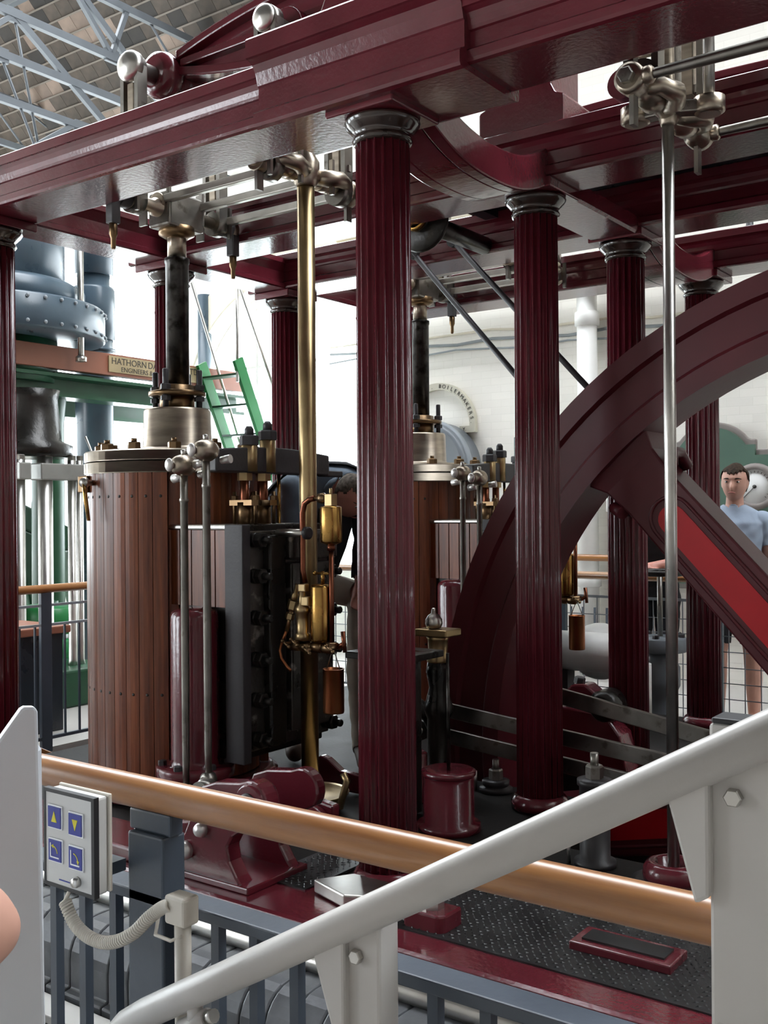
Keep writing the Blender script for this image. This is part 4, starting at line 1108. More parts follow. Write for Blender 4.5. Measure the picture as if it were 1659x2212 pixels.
# brass-capped governor pedestal by the far wooden cylinder
t = thing('oil_pot_stand', 'brass topped stand with an egg-shaped steel oil pot before the far cylinder', 'stand', (-2.72, 4.20, ZB))
obj('post', MB().lathe([(0.10, 0.205), (0.09, 0.22), (0.06, 0.24), (0.055, 0.55), (0.075, 0.60), (0.06, 0.64), (0.045, 0.70), (0.06, 0.78), (0.05, 0.83)], (-2.76, 4.22, 0), (0, 0, 1), 24), 'iron_black', t)
obj('brass_post', MB().lathe([(0.05, 0.82), (0.055, 0.83), (0.045, 0.86), (0.05, 0.93), (0.06, 0.95)], (-2.76, 4.22, 0), (0, 0, 1), 20), 'brass_pale', t)
obj('table', MB().box(-2.85, -2.67, 4.15, 4.29, 0.95, 0.985), 'brass_pale', t, bevel=0.006)
obj('oil_pot', MB().lathe([(0.02, 0.985), (0.035, 0.99), (0.042, 1.01), (0.04, 1.03), (0.028, 1.05), (0.012, 1.06), (0.01, 1.08), (0.006, 1.085)], (-2.77, 4.20, 0), (0, 0, 1), 20), 'steel', t)
obj('linkage', MB().tube([(-3.05, 4.20, 0.58), (-2.92, 4.22, 0.62), (-2.84, 4.26, 0.55), (-2.80, 4.3, 0.40)], [0.035, 0.045, 0.04, 0.03], 12), 'steel_dark', t)
# shaft bearing seen under the wheel
t = thing('shaft_bearing', 'maroon bearing block with split cap beside the lagged white pipe', 'bearing', (-2.38, 5.05, 0.205))
obj('pedestal', MB().prism([(-2.62, 0.205), (-2.12, 0.205), (-2.16, 0.40), (-2.24, 0.50), (-2.50, 0.52), (-2.58, 0.42)], 'Y', 4.98, 5.14), 'maroon', t, bevel=0.01)
obj('cap', MB().prism([(-2.48, 0.52), (-2.36, 0.53), (-2.30, 0.60), (-2.36, 0.645), (-2.44, 0.635), (-2.50, 0.57)], 'Y', 5.0, 5.12), 'maroon', t, bevel=0.012)
obj('cap_bolt', MB().hexa((-2.42, 5.06, 0.635), (0.2, 0, 1), 0.03, 0.035), 'slate_iron', t)
obj('shaft_end', MB().lathe([(0.0, -0.05), (0.06, -0.04), (0.085, 0.0), (0.085, 0.1)], (-2.25, 4.99, 0.54), (0, 1, 0), 24), 'iron_black', t)

# black shelf and copper can beside the brass rod
t = thing('oil_tray', 'black drip tray on a post behind the copper can', 'tray', (-2.70, 3.75, ZB))
obj('tray', MB().box(-2.86, -2.52, 3.62, 3.90, 0.905, 0.935), 'iron_black', t, bevel=0.004)
obj('post', MB().box(-2.72, -2.60, 3.70, 3.84, ZB, 0.905), 'iron_black', t, bevel=0.006)

# ------------------------------------------------------------------ lubricator on the brass rod
def make_lubricator(label):
    t = thing('lubricator', label, 'lubricator', (-2.9, 3.50, 0.95), 'brass displacement lubricators')
    X0, Y0 = -2.836, 3.50
    c = obj('oil_cup', MB().lathe([(0.012, 1.405), (0.03, 1.415), (0.044, 1.42), (0.047, 1.425), (0.047, 1.57), (0.044, 1.575), (0.03, 1.577), (0.0, 1.578)], (X0, Y0, 0), (0, 0, 1), 28), 'brass', t)
    b = MB(); b.box(X0 - 0.02, X0 + 0.02, Y0 - 0.02, Y0 + 0.02, 1.577, 1.63); b.lathe([(0.008, 1.63), (0.008, 1.655)], (X0, Y0, 0), (0, 0, 1), 10)
    obj('valve_block', b, 'brass_pale', t, bevel=0.003)
    b = MB(); b.lathe([(0.010, 0.0), (0.010, 0.03), (0.022, 0.032), (0.024, 0.055), (0.018, 0.065), (0.018, 0.07)], (X0 - 0.095, Y0, 1.612), (1, 0, 0), 16)
    obj('union', b, 'bronze', t)
    obj('copper_pipe', MB().tube([(X0 - 0.09, Y0, 1.612), (-2.955, Y0, 1.608), (-2.985, Y0, 1.59), (-2.997, Y0, 1.55), (-2.998, Y0, 1.30), (-2.985, Y0, 1.24)], 0.013, 12), 'copper_dark', t)
    obj('drop_pipe', MB().lathe([(0.018, 1.385), (0.018, 1.405), (0.012, 1.41)], (X0, Y0, 0), (0, 0, 1), 14).cyl((X0, Y0, 0.97), (X0, Y0, 1.39), 0.0115, n=12), 'copper_dark', t)
    obj('steam_pipe', MB().cyl((-3.16, 3.52, 1.46), (-2.97, 3.50, 1.46), 0.018, n=14), 'steel', t)
    obj('pipe_socket', MB().lathe([(0.02, 0), (0.028, 0.004), (0.028, 0.024), (0.02, 0.028)], (-2.985, 3.50, 1.46), (1, 0, 0), 16), 'slate_iron', t)
    obj('reservoir', MB().lathe([(0.02, 0.985), (0.042, 0.99), (0.046, 1.0), (0.046, 1.225), (0.04, 1.235), (0.02, 1.24)], (-2.895, Y0, 0), (0, 0, 1), 28), 'brass', t)
    b = MB(); b.cyl((-2.93, Y0, 1.285), (-2.84, Y0, 1.285), 0.006, n=8); b.cyl((-2.885, Y0, 1.24), (-2.885, Y0, 1.295), 0.009, n=10); b.sphere((-2.93, Y0, 1.285), 0.010); b.sphere((-2.84, Y0, 1.285), 0.010)
    obj('filler_handle', b, 'brass', t)
    obj('sight_glass', MB().lathe([(0.02, 0.99), (0.034, 0.995), (0.034, 1.02), (0.028, 1.025), (0.028, 1.11), (0.034, 1.115), (0.034, 1.135), (0.02, 1.15), (0.015, 1.20), (0.02, 1.21), (0.02, 1.23)], (-2.975, Y0 - 0.03, 0), (0, 0, 1), 22), 'brass_pale', t)
    b = MB(); b.box(-2.965, -2.925, Y0 - 0.055, Y0 - 0.02, 1.145, 1.185); b.box(-2.985, -2.945, Y0 - 0.05, Y0 - 0.02, 1.205, 1.24)
    obj('block_fitting', b, 'brass_pale', t, bevel=0.004)
    d = Vector((-0.30, 0, -0.95)).normalized()
    b = MB(); p = Vector((-3.012, Y0 - 0.02, 1.235))
    b.lathe([(0.010, 0), (0.010, 0.04), (0.016, 0.045), (0.016, 0.07), (0.010, 0.075)], p, d, 12)
    b.hexa(p + d * 0.075, d, 0.023, 0.045); b.hexa(p + d * 0.135, d, 0.020, 0.03); b.lathe([(0.010, 0.12), (0.010, 0.22)], p, d, 10)
    obj('coupling', b, 'brass_pale', t)
    e = p + d * 0.21
    obj('oil_pipe', MB().tube([e, (e.x - 0.03, e.y, e.z - 0.06), (e.x - 0.045, e.y, e.z - 0.10), (e.x - 0.035, e.y, e.z - 0.135), (e.x - 0.005, e.y, e.z - 0.165), (e.x + 0.02, e.y, e.z - 0.185)], 0.007, 8), 'copper', t)
    b = MB(); b.cyl((-3.06, Y0 - 0.01, 0.955), (-2.80, Y0 - 0.01, 0.975), 0.017, n=12)
    for x in (-3.03, -2.97, -2.91, -2.85):
        b.lathe([(0.014, -0.03), (0.024, -0.025), (0.024, 0.02), (0.014, 0.03)], (x, Y0 - 0.01, 0.963), (1, 0, 0), 12)
    obj('manifold', b, 'bronze', t)
    for k, (x, z) in enumerate(((-3.05, 0.975), (-3.0, 0.985), (-2.93, 0.955), (-2.80, 0.97))):
        b = MB(); b.cyl((x, Y0 - 0.06, z), (x, Y0, z), 0.008, n=8); b.cyl((x - 0.018, Y0 - 0.06, z + 0.012), (x + 0.018, Y0 - 0.06, z - 0.012), 0.006, n=8); b.sphere((x - 0.018, Y0 - 0.06, z + 0.012), 0.009, n=10, m=6); b.sphere((x + 0.018, Y0 - 0.06, z - 0.012), 0.009, n=10, m=6)
        obj('tap', b, 'bronze', t)
    b = MB(); b.cyl((-2.80, Y0, 0.97), (-2.765, Y0, 0.99), 0.011, n=10); b.cyl((-2.765, Y0, 0.95), (-2.775, Y0, 1.04), 0.009, 0.011, n=10)
    obj('drain_handle', b, 'copper_dark', t)
    return t
lub = make_lubricator('brass displacement lubricator with cup and taps on the brass pump rod')
dup(lub, (0.14, 2.10, 0.06), 'brass lubricator seen between the inner fluted columns, past the flywheel')
def make_can(x, y, z0, z1, r, label):
    t = thing('copper_can', label, 'can', (x, y, z0), 'hanging copper cans')
    obj('body', MB().lathe([(r * 0.96, z0), (r, z0 + 0.006), (r, z1 - 0.004), (r * 1.04, z1 - 0.002), (r * 1.04, z1), (r * 0.95, z1), (r * 0.95, z0 + 0.02), (0.0, z0 + 0.018)], (x, y, 0), (0, 0, 1), 30), 'copper', t)
    for s in (-1, 1):
        obj('wire', MB().tube([(x + s * r * 0.8, y, z1 - 0.002), (x + s * r * 0.35, y, z1 + 0.05), (x, y, z1 + 0.085)], 0.0025, 6), 'steel_dull', t)
    return t
make_can(-2.845, 3.52, 0.68, 0.872, 0.046, 'copper drip can hanging below the near lubricator')
make_can(-2.69, 5.60, 0.735, 0.935, 0.047, 'copper drip can hanging in front of the white lagged pipe')

# ------------------------------------------------------------------ ribbed iron kerb, steam pipe
M['kerb_iron'] = paint('worn_grey_kerb_iron', (0.21, 0.22, 0.24), 0.36, 0.2, var=0.25, scale=7, bump=0.35, bscale=30, rvar=0.12)
kb = thing('ribbed_kerb', 'grey ribbed cast-iron kerb running below the bed plate edge', 'kerb', (-2.2, 2.35, -0.12))
prof = [(2.55, -0.12), (2.55, 0.13), (2.42, 0.135)] + [(2.375 + 0.12 * math.cos(R(a)), 0.015 + 0.12 * math.sin(R(a))) for a in (90, 105, 120, 135, 150, 165, 180)] + [(2.255, -0.04), (2.255, -0.08), (2.225, -0.085), (2.225, -0.12)]
w = 0.10
seg_me = None
k = 0
x = -4.9
while x < 1.0:
    m = MB().prism(prof, 'X', x + 0.002, x + w - 0.002)
    if seg_me is None:
        o = obj('segment', m, 'kerb_iron', kb, bevel=0.006); seg_me = o
    else:
        c = seg_me.copy(); C.objects.link(c); c.location = seg_me.location + Vector((w * k, 0, 0)); c.parent = kb
    x += w; k += 1

t = thing('steam_pipe', 'polished steel pipe lying along the foot of the bed plate', 'pipe', (-2.2, 2.50, 0.14))
obj('pipe', MB().cyl((-4.95, 2.475, 0.158), (1.2, 2.475, 0.158), 0.032, n=20), 'steel', t)
for x in (-4.2, -2.9, -1.35, 0.2):
    obj('clip', MB().box(x - 0.02, x + 0.02, 2.44, 2.575, 0.122, 0.131), 'slate_iron', t)
tag(obj('skirting_strip', MB().box(-5.5, 1.2, 2.10, 2.2, -0.12, -0.09), 'white', bevel=0.004), 'white painted strip on the pit floor beside the ribbed kerb', 'strip')

M['ribbon_blue'] = paint('pale_blue_ribbon', (0.35, 0.50, 0.65), 0.4, 0.0, var=0.05)
# ------------------------------------------------------------------ guard railing in front of the engine
gr = thing('guard_railing', 'guard railing with round varnished oak handrail and blue-grey steel balusters along the pit', 'railing', (-1.2, 1.18, 0), 'guard railings around the engine')
obj('handrail', MB().cyl((-5.85, 1.18, 1.08), (2.0, 1.18, 1.08), 0.0275, n=28), 'rail_wood', gr)
obj('top_rail', MB().box(-5.85, 2.0, 1.155, 1.205, 0.905, 0.925), 'rail_grey', gr, bevel=0.003)
obj('bottom_rail', MB().box(-5.85, 2.0, 1.155, 1.205, 0.09, 0.11), 'rail_grey', gr, bevel=0.003)
for x in (-5.8, -4.56, -2.95, -1.337, 0.27, 1.9):
    p = obj('post', MB().box(x - 0.043, x + 0.043, 1.155, 1.205, 0, 1.02), 'rail_grey', gr, bevel=0.004)
    obj('saddle', MB().box(x - 0.05, x + 0.05, 1.165, 1.195, 1.02, 1.056), 'rail_grey', p, bevel=0.004)
    obj('post_flange', MB().box(x - 0.043, x - 0.030, 1.205, 1.24, 0.0, 1.0), 'rail_grey', p)
bm_ = mesh_from('baluster', MB().box(-0.0085, 0.0085, -0.0085, 0.0085, -0.3985, 0.3985), 'rail_grey')
x = -5.73
while x < 1.95:
    if min(abs(x - q) for q in (-5.8, -4.56, -2.95, -1.337, 0.27, 1.9)) > 0.055:
        inst('baluster', bm_, (x, 1.18, 0.5075), gr)
    x += 0.0825

# ------------------------------------------------------------------ lift control box
cb = thing('control_box', 'grey lift control box with four blue arrow buttons hung on the railing', 'control box', (-1.41, 1.08, 0.94))
obj('housing', MB().box(-1.470, -1.347, 1.064, 1.088, 0.942, 1.098), 'box_grey', cb, bevel=0.004)
obj('back_plate', MB().box(-1.473, -1.343, 1.088, 1.094, 0.944, 1.101), 'cream_plastic', cb, bevel=0.002)
gm = MB()
for a, b, c, d in ((-1.473, -1.344, 1.094, 1.100), (-1.473, -1.344, 0.940, 0.946), (-1.473, -1.468, 0.946, 1.094), (-1.351, -1.344, 0.946, 1.094)):
    gm.box(a, b, 1.058, 1.068, c, d)
obj('gasket', gm, 'black_rubber', cb)
obj('face_plate', MB().box(-1.468, -1.351, 1.059, 1.064, 0.946, 1.094), 'box_grey', cb)
for i, (bx, bz) in enumerate(((-1.4415, 1.0555), (-1.388, 1.052), (-1.4405, 1.001), (-1.388, 0.998))):
    hw, hh = 0.0185, 0.0195
    o = obj('button', MB().box(bx - hw, bx + hw, 1.0565, 1.059, bz - hh, bz + hh), 'white_print', cb, bevel=0.001)
    obj('button_face', MB().box(bx - hw + 0.0025, bx + hw - 0.0025, 1.055, 1.0566, bz - hh + 0.0025, bz + hh - 0.0025), 'blue_button', o)
    m = MB()
    if i == 0:
        m.prism([(bx - 0.007, bz - 0.008), (bx + 0.007, bz - 0.008), (bx, bz + 0.010)], 'Y', 1.0545, 1.0551)
        obj('arrow', m, 'yellow_print', o)
    elif i == 1:
        m.prism([(bx - 0.007, bz + 0.008), (bx + 0.007, bz + 0.008), (bx, bz - 0.010)], 'Y', 1.0545, 1.0551)
        obj('arrow', m, 'yellow_print', o)
    else:
        w_ = MB(); w_.box(bx - 0.0115, bx - 0.0095, 1.0545, 1.0551, bz - 0.012, bz + 0.012); w_.box(bx - 0.0095, bx + 0.011, 1.0545, 1.0551, bz - 0.012, bz - 0.0098)
        obj('angle_mark', w_, 'white_print', o)
        pts = [(bx - 0.004 + 0.012 * math.cos(R(a)), bz - 0.006 + 0.014 * math.sin(R(a))) for a in range(10, 91, 10)]
        q = [(bx - 0.004 + 0.0105 * math.cos(R(a)), bz - 0.006 + 0.0125 * math.sin(R(a))) for a in range(90, 9, -10)]
        m.prism(pts + q, 'Y', 1.0545, 1.0551)
        if i == 2:
            m.prism([(bx - 0.009, bz + 0.0072), (bx - 0.003, bz + 0.0105), (bx - 0.003, bz + 0.0038)], 'Y', 1.0545, 1.0551)
        else:
            m.prism([(bx + 0.0075, bz - 0.0095), (bx + 0.0105, bz - 0.0030), (bx + 0.0042, bz - 0.0030)], 'Y', 1.0545, 1.0551)
        obj('arrow', m, 'yellow_print', o)
obj('key_switch', MB().lathe([(0.0, -0.006), (0.007, -0.005), (0.0085, 0.0), (0.0085, 0.006)], (-1.386, 1.054, 0.960), (0, 1, 0), 20), 'steel', cb)
obj('hook', MB().box(-1.43, -1.39, 1.094, 1.16, 0.95, 0.97), 'rail_grey', cb)
obj('small_print', MB().box(-1.434, -1.404, 1.0583, 1.0591, 0.9535, 0.9555), 'blue_button', cb)
# coiled flex from the box to the conduit
cw = thing('control_cable', 'cream coiled flex looping from the control box to the conduit', 'cable', (-1.33, 1.10, 0.87))
pts = [Vector(p) for p in ((-1.455, 1.10, 0.945), (-1.462, 1.10, 0.918), (-1.475, 1.10, 0.897))]
obj('lead', MB().tube(pts, 0.0035, 8), 'cream_plastic', cw)
ctrl = [Vector(p) for p in ((-1.475, 1.10, 0.897), (-1.452, 1.10, 0.868), (-1.42, 1.10, 0.853), (-1.38, 1.10, 0.851), (-1.34, 1.10, 0.862), (-1.30, 1.10, 0.885), (-1.265, 1.10, 0.916), (-1.235, 1.10, 0.938), (-1.215, 1.10, 0.947))]
def sample(c, t):
    n = len(c) - 1; f = t * n; i = min(int(f), n - 1); u = f - i
    p0 = c[max(i - 1, 0)]; p1 = c[i]; p2 = c[i + 1]; p3 = c[min(i + 2, n)]
    return 0.5 * ((2 * p1) + (p2 - p0) * u + (2 * p0 - 5 * p1 + 4 * p2 - p3) * u * u + (3 * p1 - p0 - 3 * p2 + p3) * u ** 3)
coil = []
turns = 62; per = 10
for i in range(turns * per + 1):
    t_ = i / (turns * per)
    p = sample(ctrl, t_); d = (sample(ctrl, min(t_ + 0.01, 1)) - sample(ctrl, max(t_ - 0.01, 0))).normalized()
    up = Vector((0, 1, 0)); sd = d.cross(up).normalized()
    a = 2 * PI * i / per
    coil.append(p + (up * math.cos(a) + sd * math.sin(a)) * 0.0085)
obj('coil', MB().tube(coil, 0.0028, 6), 'cream_plastic', cw)
cd = thing('conduit', 'cream plastic conduit dropping down beside the railing post', 'conduit', (-1.20, 1.11, 0.4))
obj('drop_tube', MB().cyl((-1.199, 1.11, 0.30), (-1.199, 1.11, 0.945), 0.013, n=16), 'cream_plastic', cd)
obj('elbow_box', MB().box(-1.225, -1.18, 1.095, 1.128, 0.918, 0.963), 'cream_plastic', cd, bevel=0.005)
obj('cable_tie', MB().tube([(-1.275, 1.13, 0.912), (-1.25, 1.10, 0.893), (-1.215, 1.10, 0.892), (-1.19, 1.10, 0.905)], 0.003, 6), 'cream_plastic', cd)
tg = thing('ribbon_scrap', 'scrap of pale blue plastic ribbon tied to a railing baluster', 'ribbon', (-1.372, 1.17, 0.84))
obj('knot', MB().tube([(-1.377, 1.168, 0.872), (-1.368, 1.166, 0.858), (-1.374, 1.166, 0.846), (-1.366, 1.166, 0.832), (-1.372, 1.166, 0.815), (-1.378, 1.166, 0.803), (-1.372, 1.166, 0.797), (-1.367, 1.166, 0.806), (-1.370, 1.166, 0.822)], 0.0026, 6), 'ribbon_blue', tg)

# ------------------------------------------------------------------ stair lift rail
ls = thing('lift_rail', 'thick pale grey stair lift rail sloping up past the handrail on square posts', 'rail', (-0.78, 1.05, 0))
dv = Vector((0.931, 0, 0.537)).normalized()
P0 = Vector((-1.231, 1.05, 0.791))
def LP(s):
    return P0 + dv * s
obj('tube', MB().tube([LP(-0.045) + Vector((-0.03, 0, -0.06)), LP(-0.05) + Vector((-0.012, 0, -0.025)), LP(-0.03) + Vector((0.0, 0, -0.004)), LP(0.02), LP(1.6)], 0.0225, 28), 'lift_grey', ls)
for x, zt, hw_ in ((-0.806, 1.03, 0.026), (-0.326, 1.332, 0.034)):
    p = obj('post', MB().box(x - hw_, x + hw_, 1.052, 1.095, 0, zt), 'lift_grey', ls, bevel=0.004)
    obj('post_cap', MB().box(x - hw_ + 0.002, x + hw_ - 0.002, 1.054, 1.093, zt, zt + 0.006), 'black_rubber', p, bevel=0.002)
    zr = P0.z + (x - P0.x) * dv.z / dv.x
    g = MB().prism([(x - 0.075, zr - 0.06), (x - hw_ + 0.004, zr - 0.03), (x - hw_ + 0.004, zr - 0.155), (x - hw_ - 0.012, zr - 0.165)], 'Y', 1.04, 1.06)
    obj('gusset', g, 'lift_grey', ls, bevel=0.004)
    obj('bolt', MB().hexa((x - 0.008, 1.052, zr - 0.052), (0, -1, 0), 0.0095, 0.009), 'steel', p)
obj('clamp', MB().tube([LP(0.11) + Vector((0.0, -0.0, -0.045)), LP(0.17) + Vector((0.0, 0.0, -0.045))], 0.013, 14), 'lift_grey', ls)
obj('clamp_bolt', MB().cyl(LP(0.17) + Vector((0, 0, -0.045)), LP(0.185) + Vector((0, 0, -0.047)), 0.010, n=12), 'steel', ls)
obj('clamp_stem', MB().cyl(LP(0.14) + Vector((0, 0, -0.045)), LP(0.14) + Vector((0, 0, -0.01)), 0.012, n=12), 'lift_grey', ls)

# white lift barrier panel at the left, seen edge on
fr = Vector((-0.589, 0.808, 0)); rt = Vector((0.808, 0.589, 0))
def CR(r, f, z):
    return (rt * r + fr * f + Vector((0, 0, z)))
lp = thing('stair_lift', 'white-grey side shield of the stair lift with rounded top edge', 'stair lift', CR(-0.5, 1.25, 0))
m = MB()
sec = [(-0.62, 0.10), (-0.405, 0.10), (-0.4005, 0.6), (-0.4125, 1.316), (-0.4140, 1.321), (-0.4180, 1.323), (-0.428, 1.323), (-0.433, 1.320), (-0.475, 1.262), (-0.62, 1.06)]
n = len(sec)
m.add([CR(r, 1.235, z) for r, z in sec] + [CR(r - 0.012, 1.262, z - 0.004) for r, z in sec], [tuple(range(n)), tuple(reversed(range(n, 2 * n)))] + [(i, (i + 1) % n, n + (i + 1) % n, n + i) for i in range(n)])
obj('panel', m, 'lift_white', lp, bevel=0.004)
m = MB()
m.add([CR(r - 0.14, 1.42 + d, z - 0.02) for d in (0, 0.05) for r, z in ((-0.6, 0.1), (-0.34, 0.1), (-0.345, 1.24), (-0.36, 1.262), (-0.6, 1.20))],
      [(0, 1, 2, 3, 4), (9, 8, 7, 6, 5)] + [(i, (i + 1) % 5, 5 + (i + 1) % 5, 5 + i) for i in range(5)])
obj('rear_panel', m, 'lift_white', lp, bevel=0.004)

# ------------------------------------------------------------------ railings around the engine, left end and back
gl = thing('guard_railing', 'guard railing with oak handrail beyond the end of the near cylinder', 'railing', (-5.8, 4.1, 0), 'guard railings around the engine')
obj('handrail', MB().cyl((-5.8, 1.25, 1.066), (-5.8, 6.95, 1.066), 0.028, n=20), 'rail_wood_y', gl)
for z in (0.958, 0.83):
    obj('rail_bar', MB().box(-5.812, -5.788, 1.25, 6.95, z - 0.008, z + 0.008), 'truss', gl)
obj('bottom_bar', MB().box(-5.812, -5.788, 1.25, 6.95, 0.08, 0.10), 'rail_grey', gl)
for y in (1.9, 3.05, 4.19, 5.35, 6.5):
    obj('post', MB().box(-5.815, -5.785, y - 0.04, y + 0.04, 0, 1.04), 'rail_grey', gl, bevel=0.003)
me = mesh_from('baluster', MB().box(-0.006, 0.006, -0.006, 0.006, -0.365, 0.365), 'rail_grey')
y = 1.35
while y < 6.9:
    inst('baluster', me, (-5.8, y, 0.465), gl); y += 0.115
gb = thing('guard_railing', 'guard railing with oak handrail and wire mesh in front of the back wall', 'railing', (-2.5, 6.97, 0), 'guard railings around the engine')
obj('handrail', MB().cyl((-5.8, 6.97, 1.08), (2.5, 6.97, 1.08), 0.028, n=20), 'rail_wood', gb)
for z in (0.93, 0.10):
    obj('rail_bar', MB().box(-5.8, 2.5, 6.96, 6.98, z - 0.009, z + 0.009), 'truss', gb)
for x in (-5.75, -4.6, -3.45, -2.30, -1.1, 0.1, 1.3):
    obj('post', MB().box(x - 0.02, x + 0.02, 6.95, 6.99, 0, 1.055), 'machine_blue', gb, bevel=0.003)
wv = mesh_from('mesh_wire', MB().box(-0.003, 0.003, -0.003, 0.003, -0.41, 0.41), 'truss')
x = -5.6
while x < 0.2:
    inst('mesh_wire', wv, (x, 6.965, 0.515), gb); x += 0.105
for z in (0.80, 0.70, 0.595, 0.49, 0.385, 0.28, 0.19):
    obj('mesh_wire', MB().box(-5.75, 1.3, 6.972, 6.978, z - 0.003, z + 0.003), 'truss', gb)
gf = thing('guard_railing', 'second oak railing farther back beside the white wall pipes', 'railing', (-4.2, 8.75, 0), 'guard railings around the engine')
obj('handrail', MB().cyl((-6.0, 8.75, 1.12), (-3.2, 8.75, 1.12), 0.03, n=18), 'rail_wood', gf)
obj('rail_bar', MB().box(-6.0, -3.2, 8.74, 8.76, 0.97, 0.985), 'truss', gf)
for x in (-5.9, -4.6, -3.3):
    obj('post', MB().box(x - 0.025, x + 0.025, 8.73, 8.77, 0, 1.095), 'rail_grey', gf)
me = mesh_from('baluster', MB().box(-0.008, 0.008, -0.008, 0.008, -0.31, 0.31), 'rail_grey')
for k in range(22):
    inst('baluster', me, (-5.78 + k * 0.117, 8.75, 0.36), gf)
# short sloping oak rail beyond the near cylinder
t = thing('stair_handrail', 'short oak handrail sloping down past the foot of the near cylinder', 'handrail', (-5.25, 3.5, 0.0))
obj('rail', MB().bar((-5.2, 3.25, 0.42), (-5.2, 3.98, 0.02), 0.035, 0.05), 'rail_wood_y', t, bevel=0.006)
for y, z in ((3.45, 0.30), (3.85, 0.08)):
    obj('post', MB().box(-5.215, -5.185, y - 0.012, y + 0.012, -0.12, z), 'rail_grey', t)

# ------------------------------------------------------------------ blue and green engine at the far left
be = thing('vertical_engine', 'tall blue-grey vertical engine cylinder with riveted flange, beyond the corner column', 'engine', (-8.3, 5.6, 0))
cx_, cy_ = -8.5, 5.62
obj('upper_cylinder', MB().lathe([(0.62, 3.62), (0.62, 4.45)], (cx_, cy_, 0), (0, 0, 1), 48), 'machine_blue', be)
obj('skirt', MB().lathe([(0.80, 3.45), (0.80, 3.60), (0.70, 3.66), (0.62, 3.67)], (cx_, cy_, 0), (0, 0, 1), 48), 'machine_blue', be)
fl = obj('flange', MB().lathe([(0.6, 3.14), (0.96, 3.15), (0.98, 3.16), (0.98, 3.42), (0.96, 3.44), (0.7, 3.46)], (cx_, cy_, 0), (0, 0, 1), 56), 'machine_blue', be)
rv = mesh_from('rivet', MB().sphere((0, 0, 0), 0.017, n=8, m=6), 'truss')
for i in range(40):
    a = 2 * PI * i / 40
    for z in (3.19, 3.40):
        inst('rivet', rv, (cx_ + 0.985 * math.cos(a), cy_ + 0.985 * math.sin(a), z), fl)
obj('lower_body', MB().lathe([(0.55, 2.75), (0.55, 3.15)], (cx_, cy_, 0), (0, 0, 1), 40), 'green_dark', be)
obj('bracket', MB().box(-7.95, -7.75, 5.05, 5.30, 2.95, 3.14), 'green', be, bevel=0.01)
obj('oil_rod', MB().cyl((-7.75, 6.0, 2.98), (-7.75, 6.0, 4.02), 0.028, n=16), 'steel', be)
obj('rod_foot', MB().lathe([(0.05, 2.93), (0.05, 2.97), (0.03, 2.985)], (-7.75, 6.0, 0), (0, 0, 1), 16), 'steel', be)
for (y, r, mt) in ((5.35, 0.20, 'iron_black'), (5.62, 0.10, 'copper_dark'), (6.0, 0.15, 'green_dark')):
    obj('standard', MB().lathe([(r * 1.1, 0.0), (r, 0.1), (r, 2.4), (r * 1.15, 2.62), (r * 1.15, 2.70)], (-8.25, y, 0), (0, 0, 1), 24), mt, be)
bpz = thing('standpipe', 'blue-grey flanged standpipe behind the riveted engine flange', 'pipe', (-8.54, 6.77, 0))
obj('pipe', MB().lathe([(0.187, 0.0), (0.187, 2.78), (0.187, 3.06), (0.187, 3.62)], (-8.54, 6.77, 0), (0, 0, 1), 32), 'machine_blue', bpz)
obj('upper_pipe', MB().lathe([(0.195, 3.95), (0.195, 4.5)], (-8.54, 6.77, 0), (0, 0, 1), 32), 'machine_blue', bpz)
obj('expansion_sleeve', MB().lathe([(0.21, 3.30), (0.21, 3.80), (0.195, 3.83), (0.16, 3.84), (0.16, 3.95)], (-8.54, 6.77, 0), (0, 0, 1), 32), 'machine_blue', bpz)
for z in (3.00, 3.10, 3.18):
    obj('flange', MB().lathe([(0.18, z), (0.215, z + 0.005), (0.215, z + 0.03), (0.18, z + 0.035)], (-8.54, 6.77, 0), (0, 0, 1), 32), 'machine_blue', bpz)
dk = thing('engine_deck', 'terracotta deck beam with a brass maker plate on green girders', 'beam', (-7.95, 6.5, 2.8))
obj('edge_beam', MB().box(-8.02, -7.92, 4.6, 8.30, 2.87, 3.075), 'terracotta', dk, bevel=0.006)
pl = obj('maker_plate', MB().box(-7.92, -7.905, 6.44, 7.62, 2.90, 3.055), 'brass_pale', dk, bevel=0.002)
def words(parent, line, size, x, yc, z):
    # one object per word, set out along Y on the plate face
    made = []; w = 0.0
    for wd_ in line.split():
        o = text_mesh('lettering', wd_, size, 'black_print', parent, Matrix(((0, 0, 1, x), (1, 0, 0, yc), (0, 1, 0, z), (0, 0, 0, 1))))
        xs = [v.co.x for v in o.data.vertices]
        made.append((o, min(xs), max(xs)))
    gap = size * 0.32
    tot = sum(b_ - a_ for _, a_, b_ in made) + gap * (len(made) - 1)
    e = yc - tot / 2
    for o, a_, b_ in made:
        o.location.y += (e - a_) - yc
        e += b_ - a_ + gap
words(pl, 'HATHORN DAVEY & Co LTD', 0.088, -7.904, 7.03, 3.005)
words(pl, 'ENGINEERS & BUILDERS LEEDS', 0.066, -7.904, 7.03, 2.932)
obj('girder', MB().prism([(-8.2, 2.62), (-7.93, 2.62), (-7.93, 2.65), (-8.05, 2.66), (-8.05, 2.79), (-7.93, 2.80), (-7.93, 2.83), (-8.2, 2.83)], 'Y', 4.6, 8.3), 'green_dark', dk)
obj('rear_girder', MB().prism([(-9.2, 2.55), (-8.9, 2.55), (-8.9, 2.59), (-9.03, 2.60), (-9.03, 2.75), (-8.9, 2.76), (-8.9, 2.80), (-9.2, 2.80)], 'Y', 4.6, 8.6), 'green_dark', dk)
for y in (5.0, 5.6, 6.2):
    obj('deck_plate', MB().box(-8.9, -8.03, y - 0.28, y + 0.28, 2.83, 2.86), 'green_dark', dk)
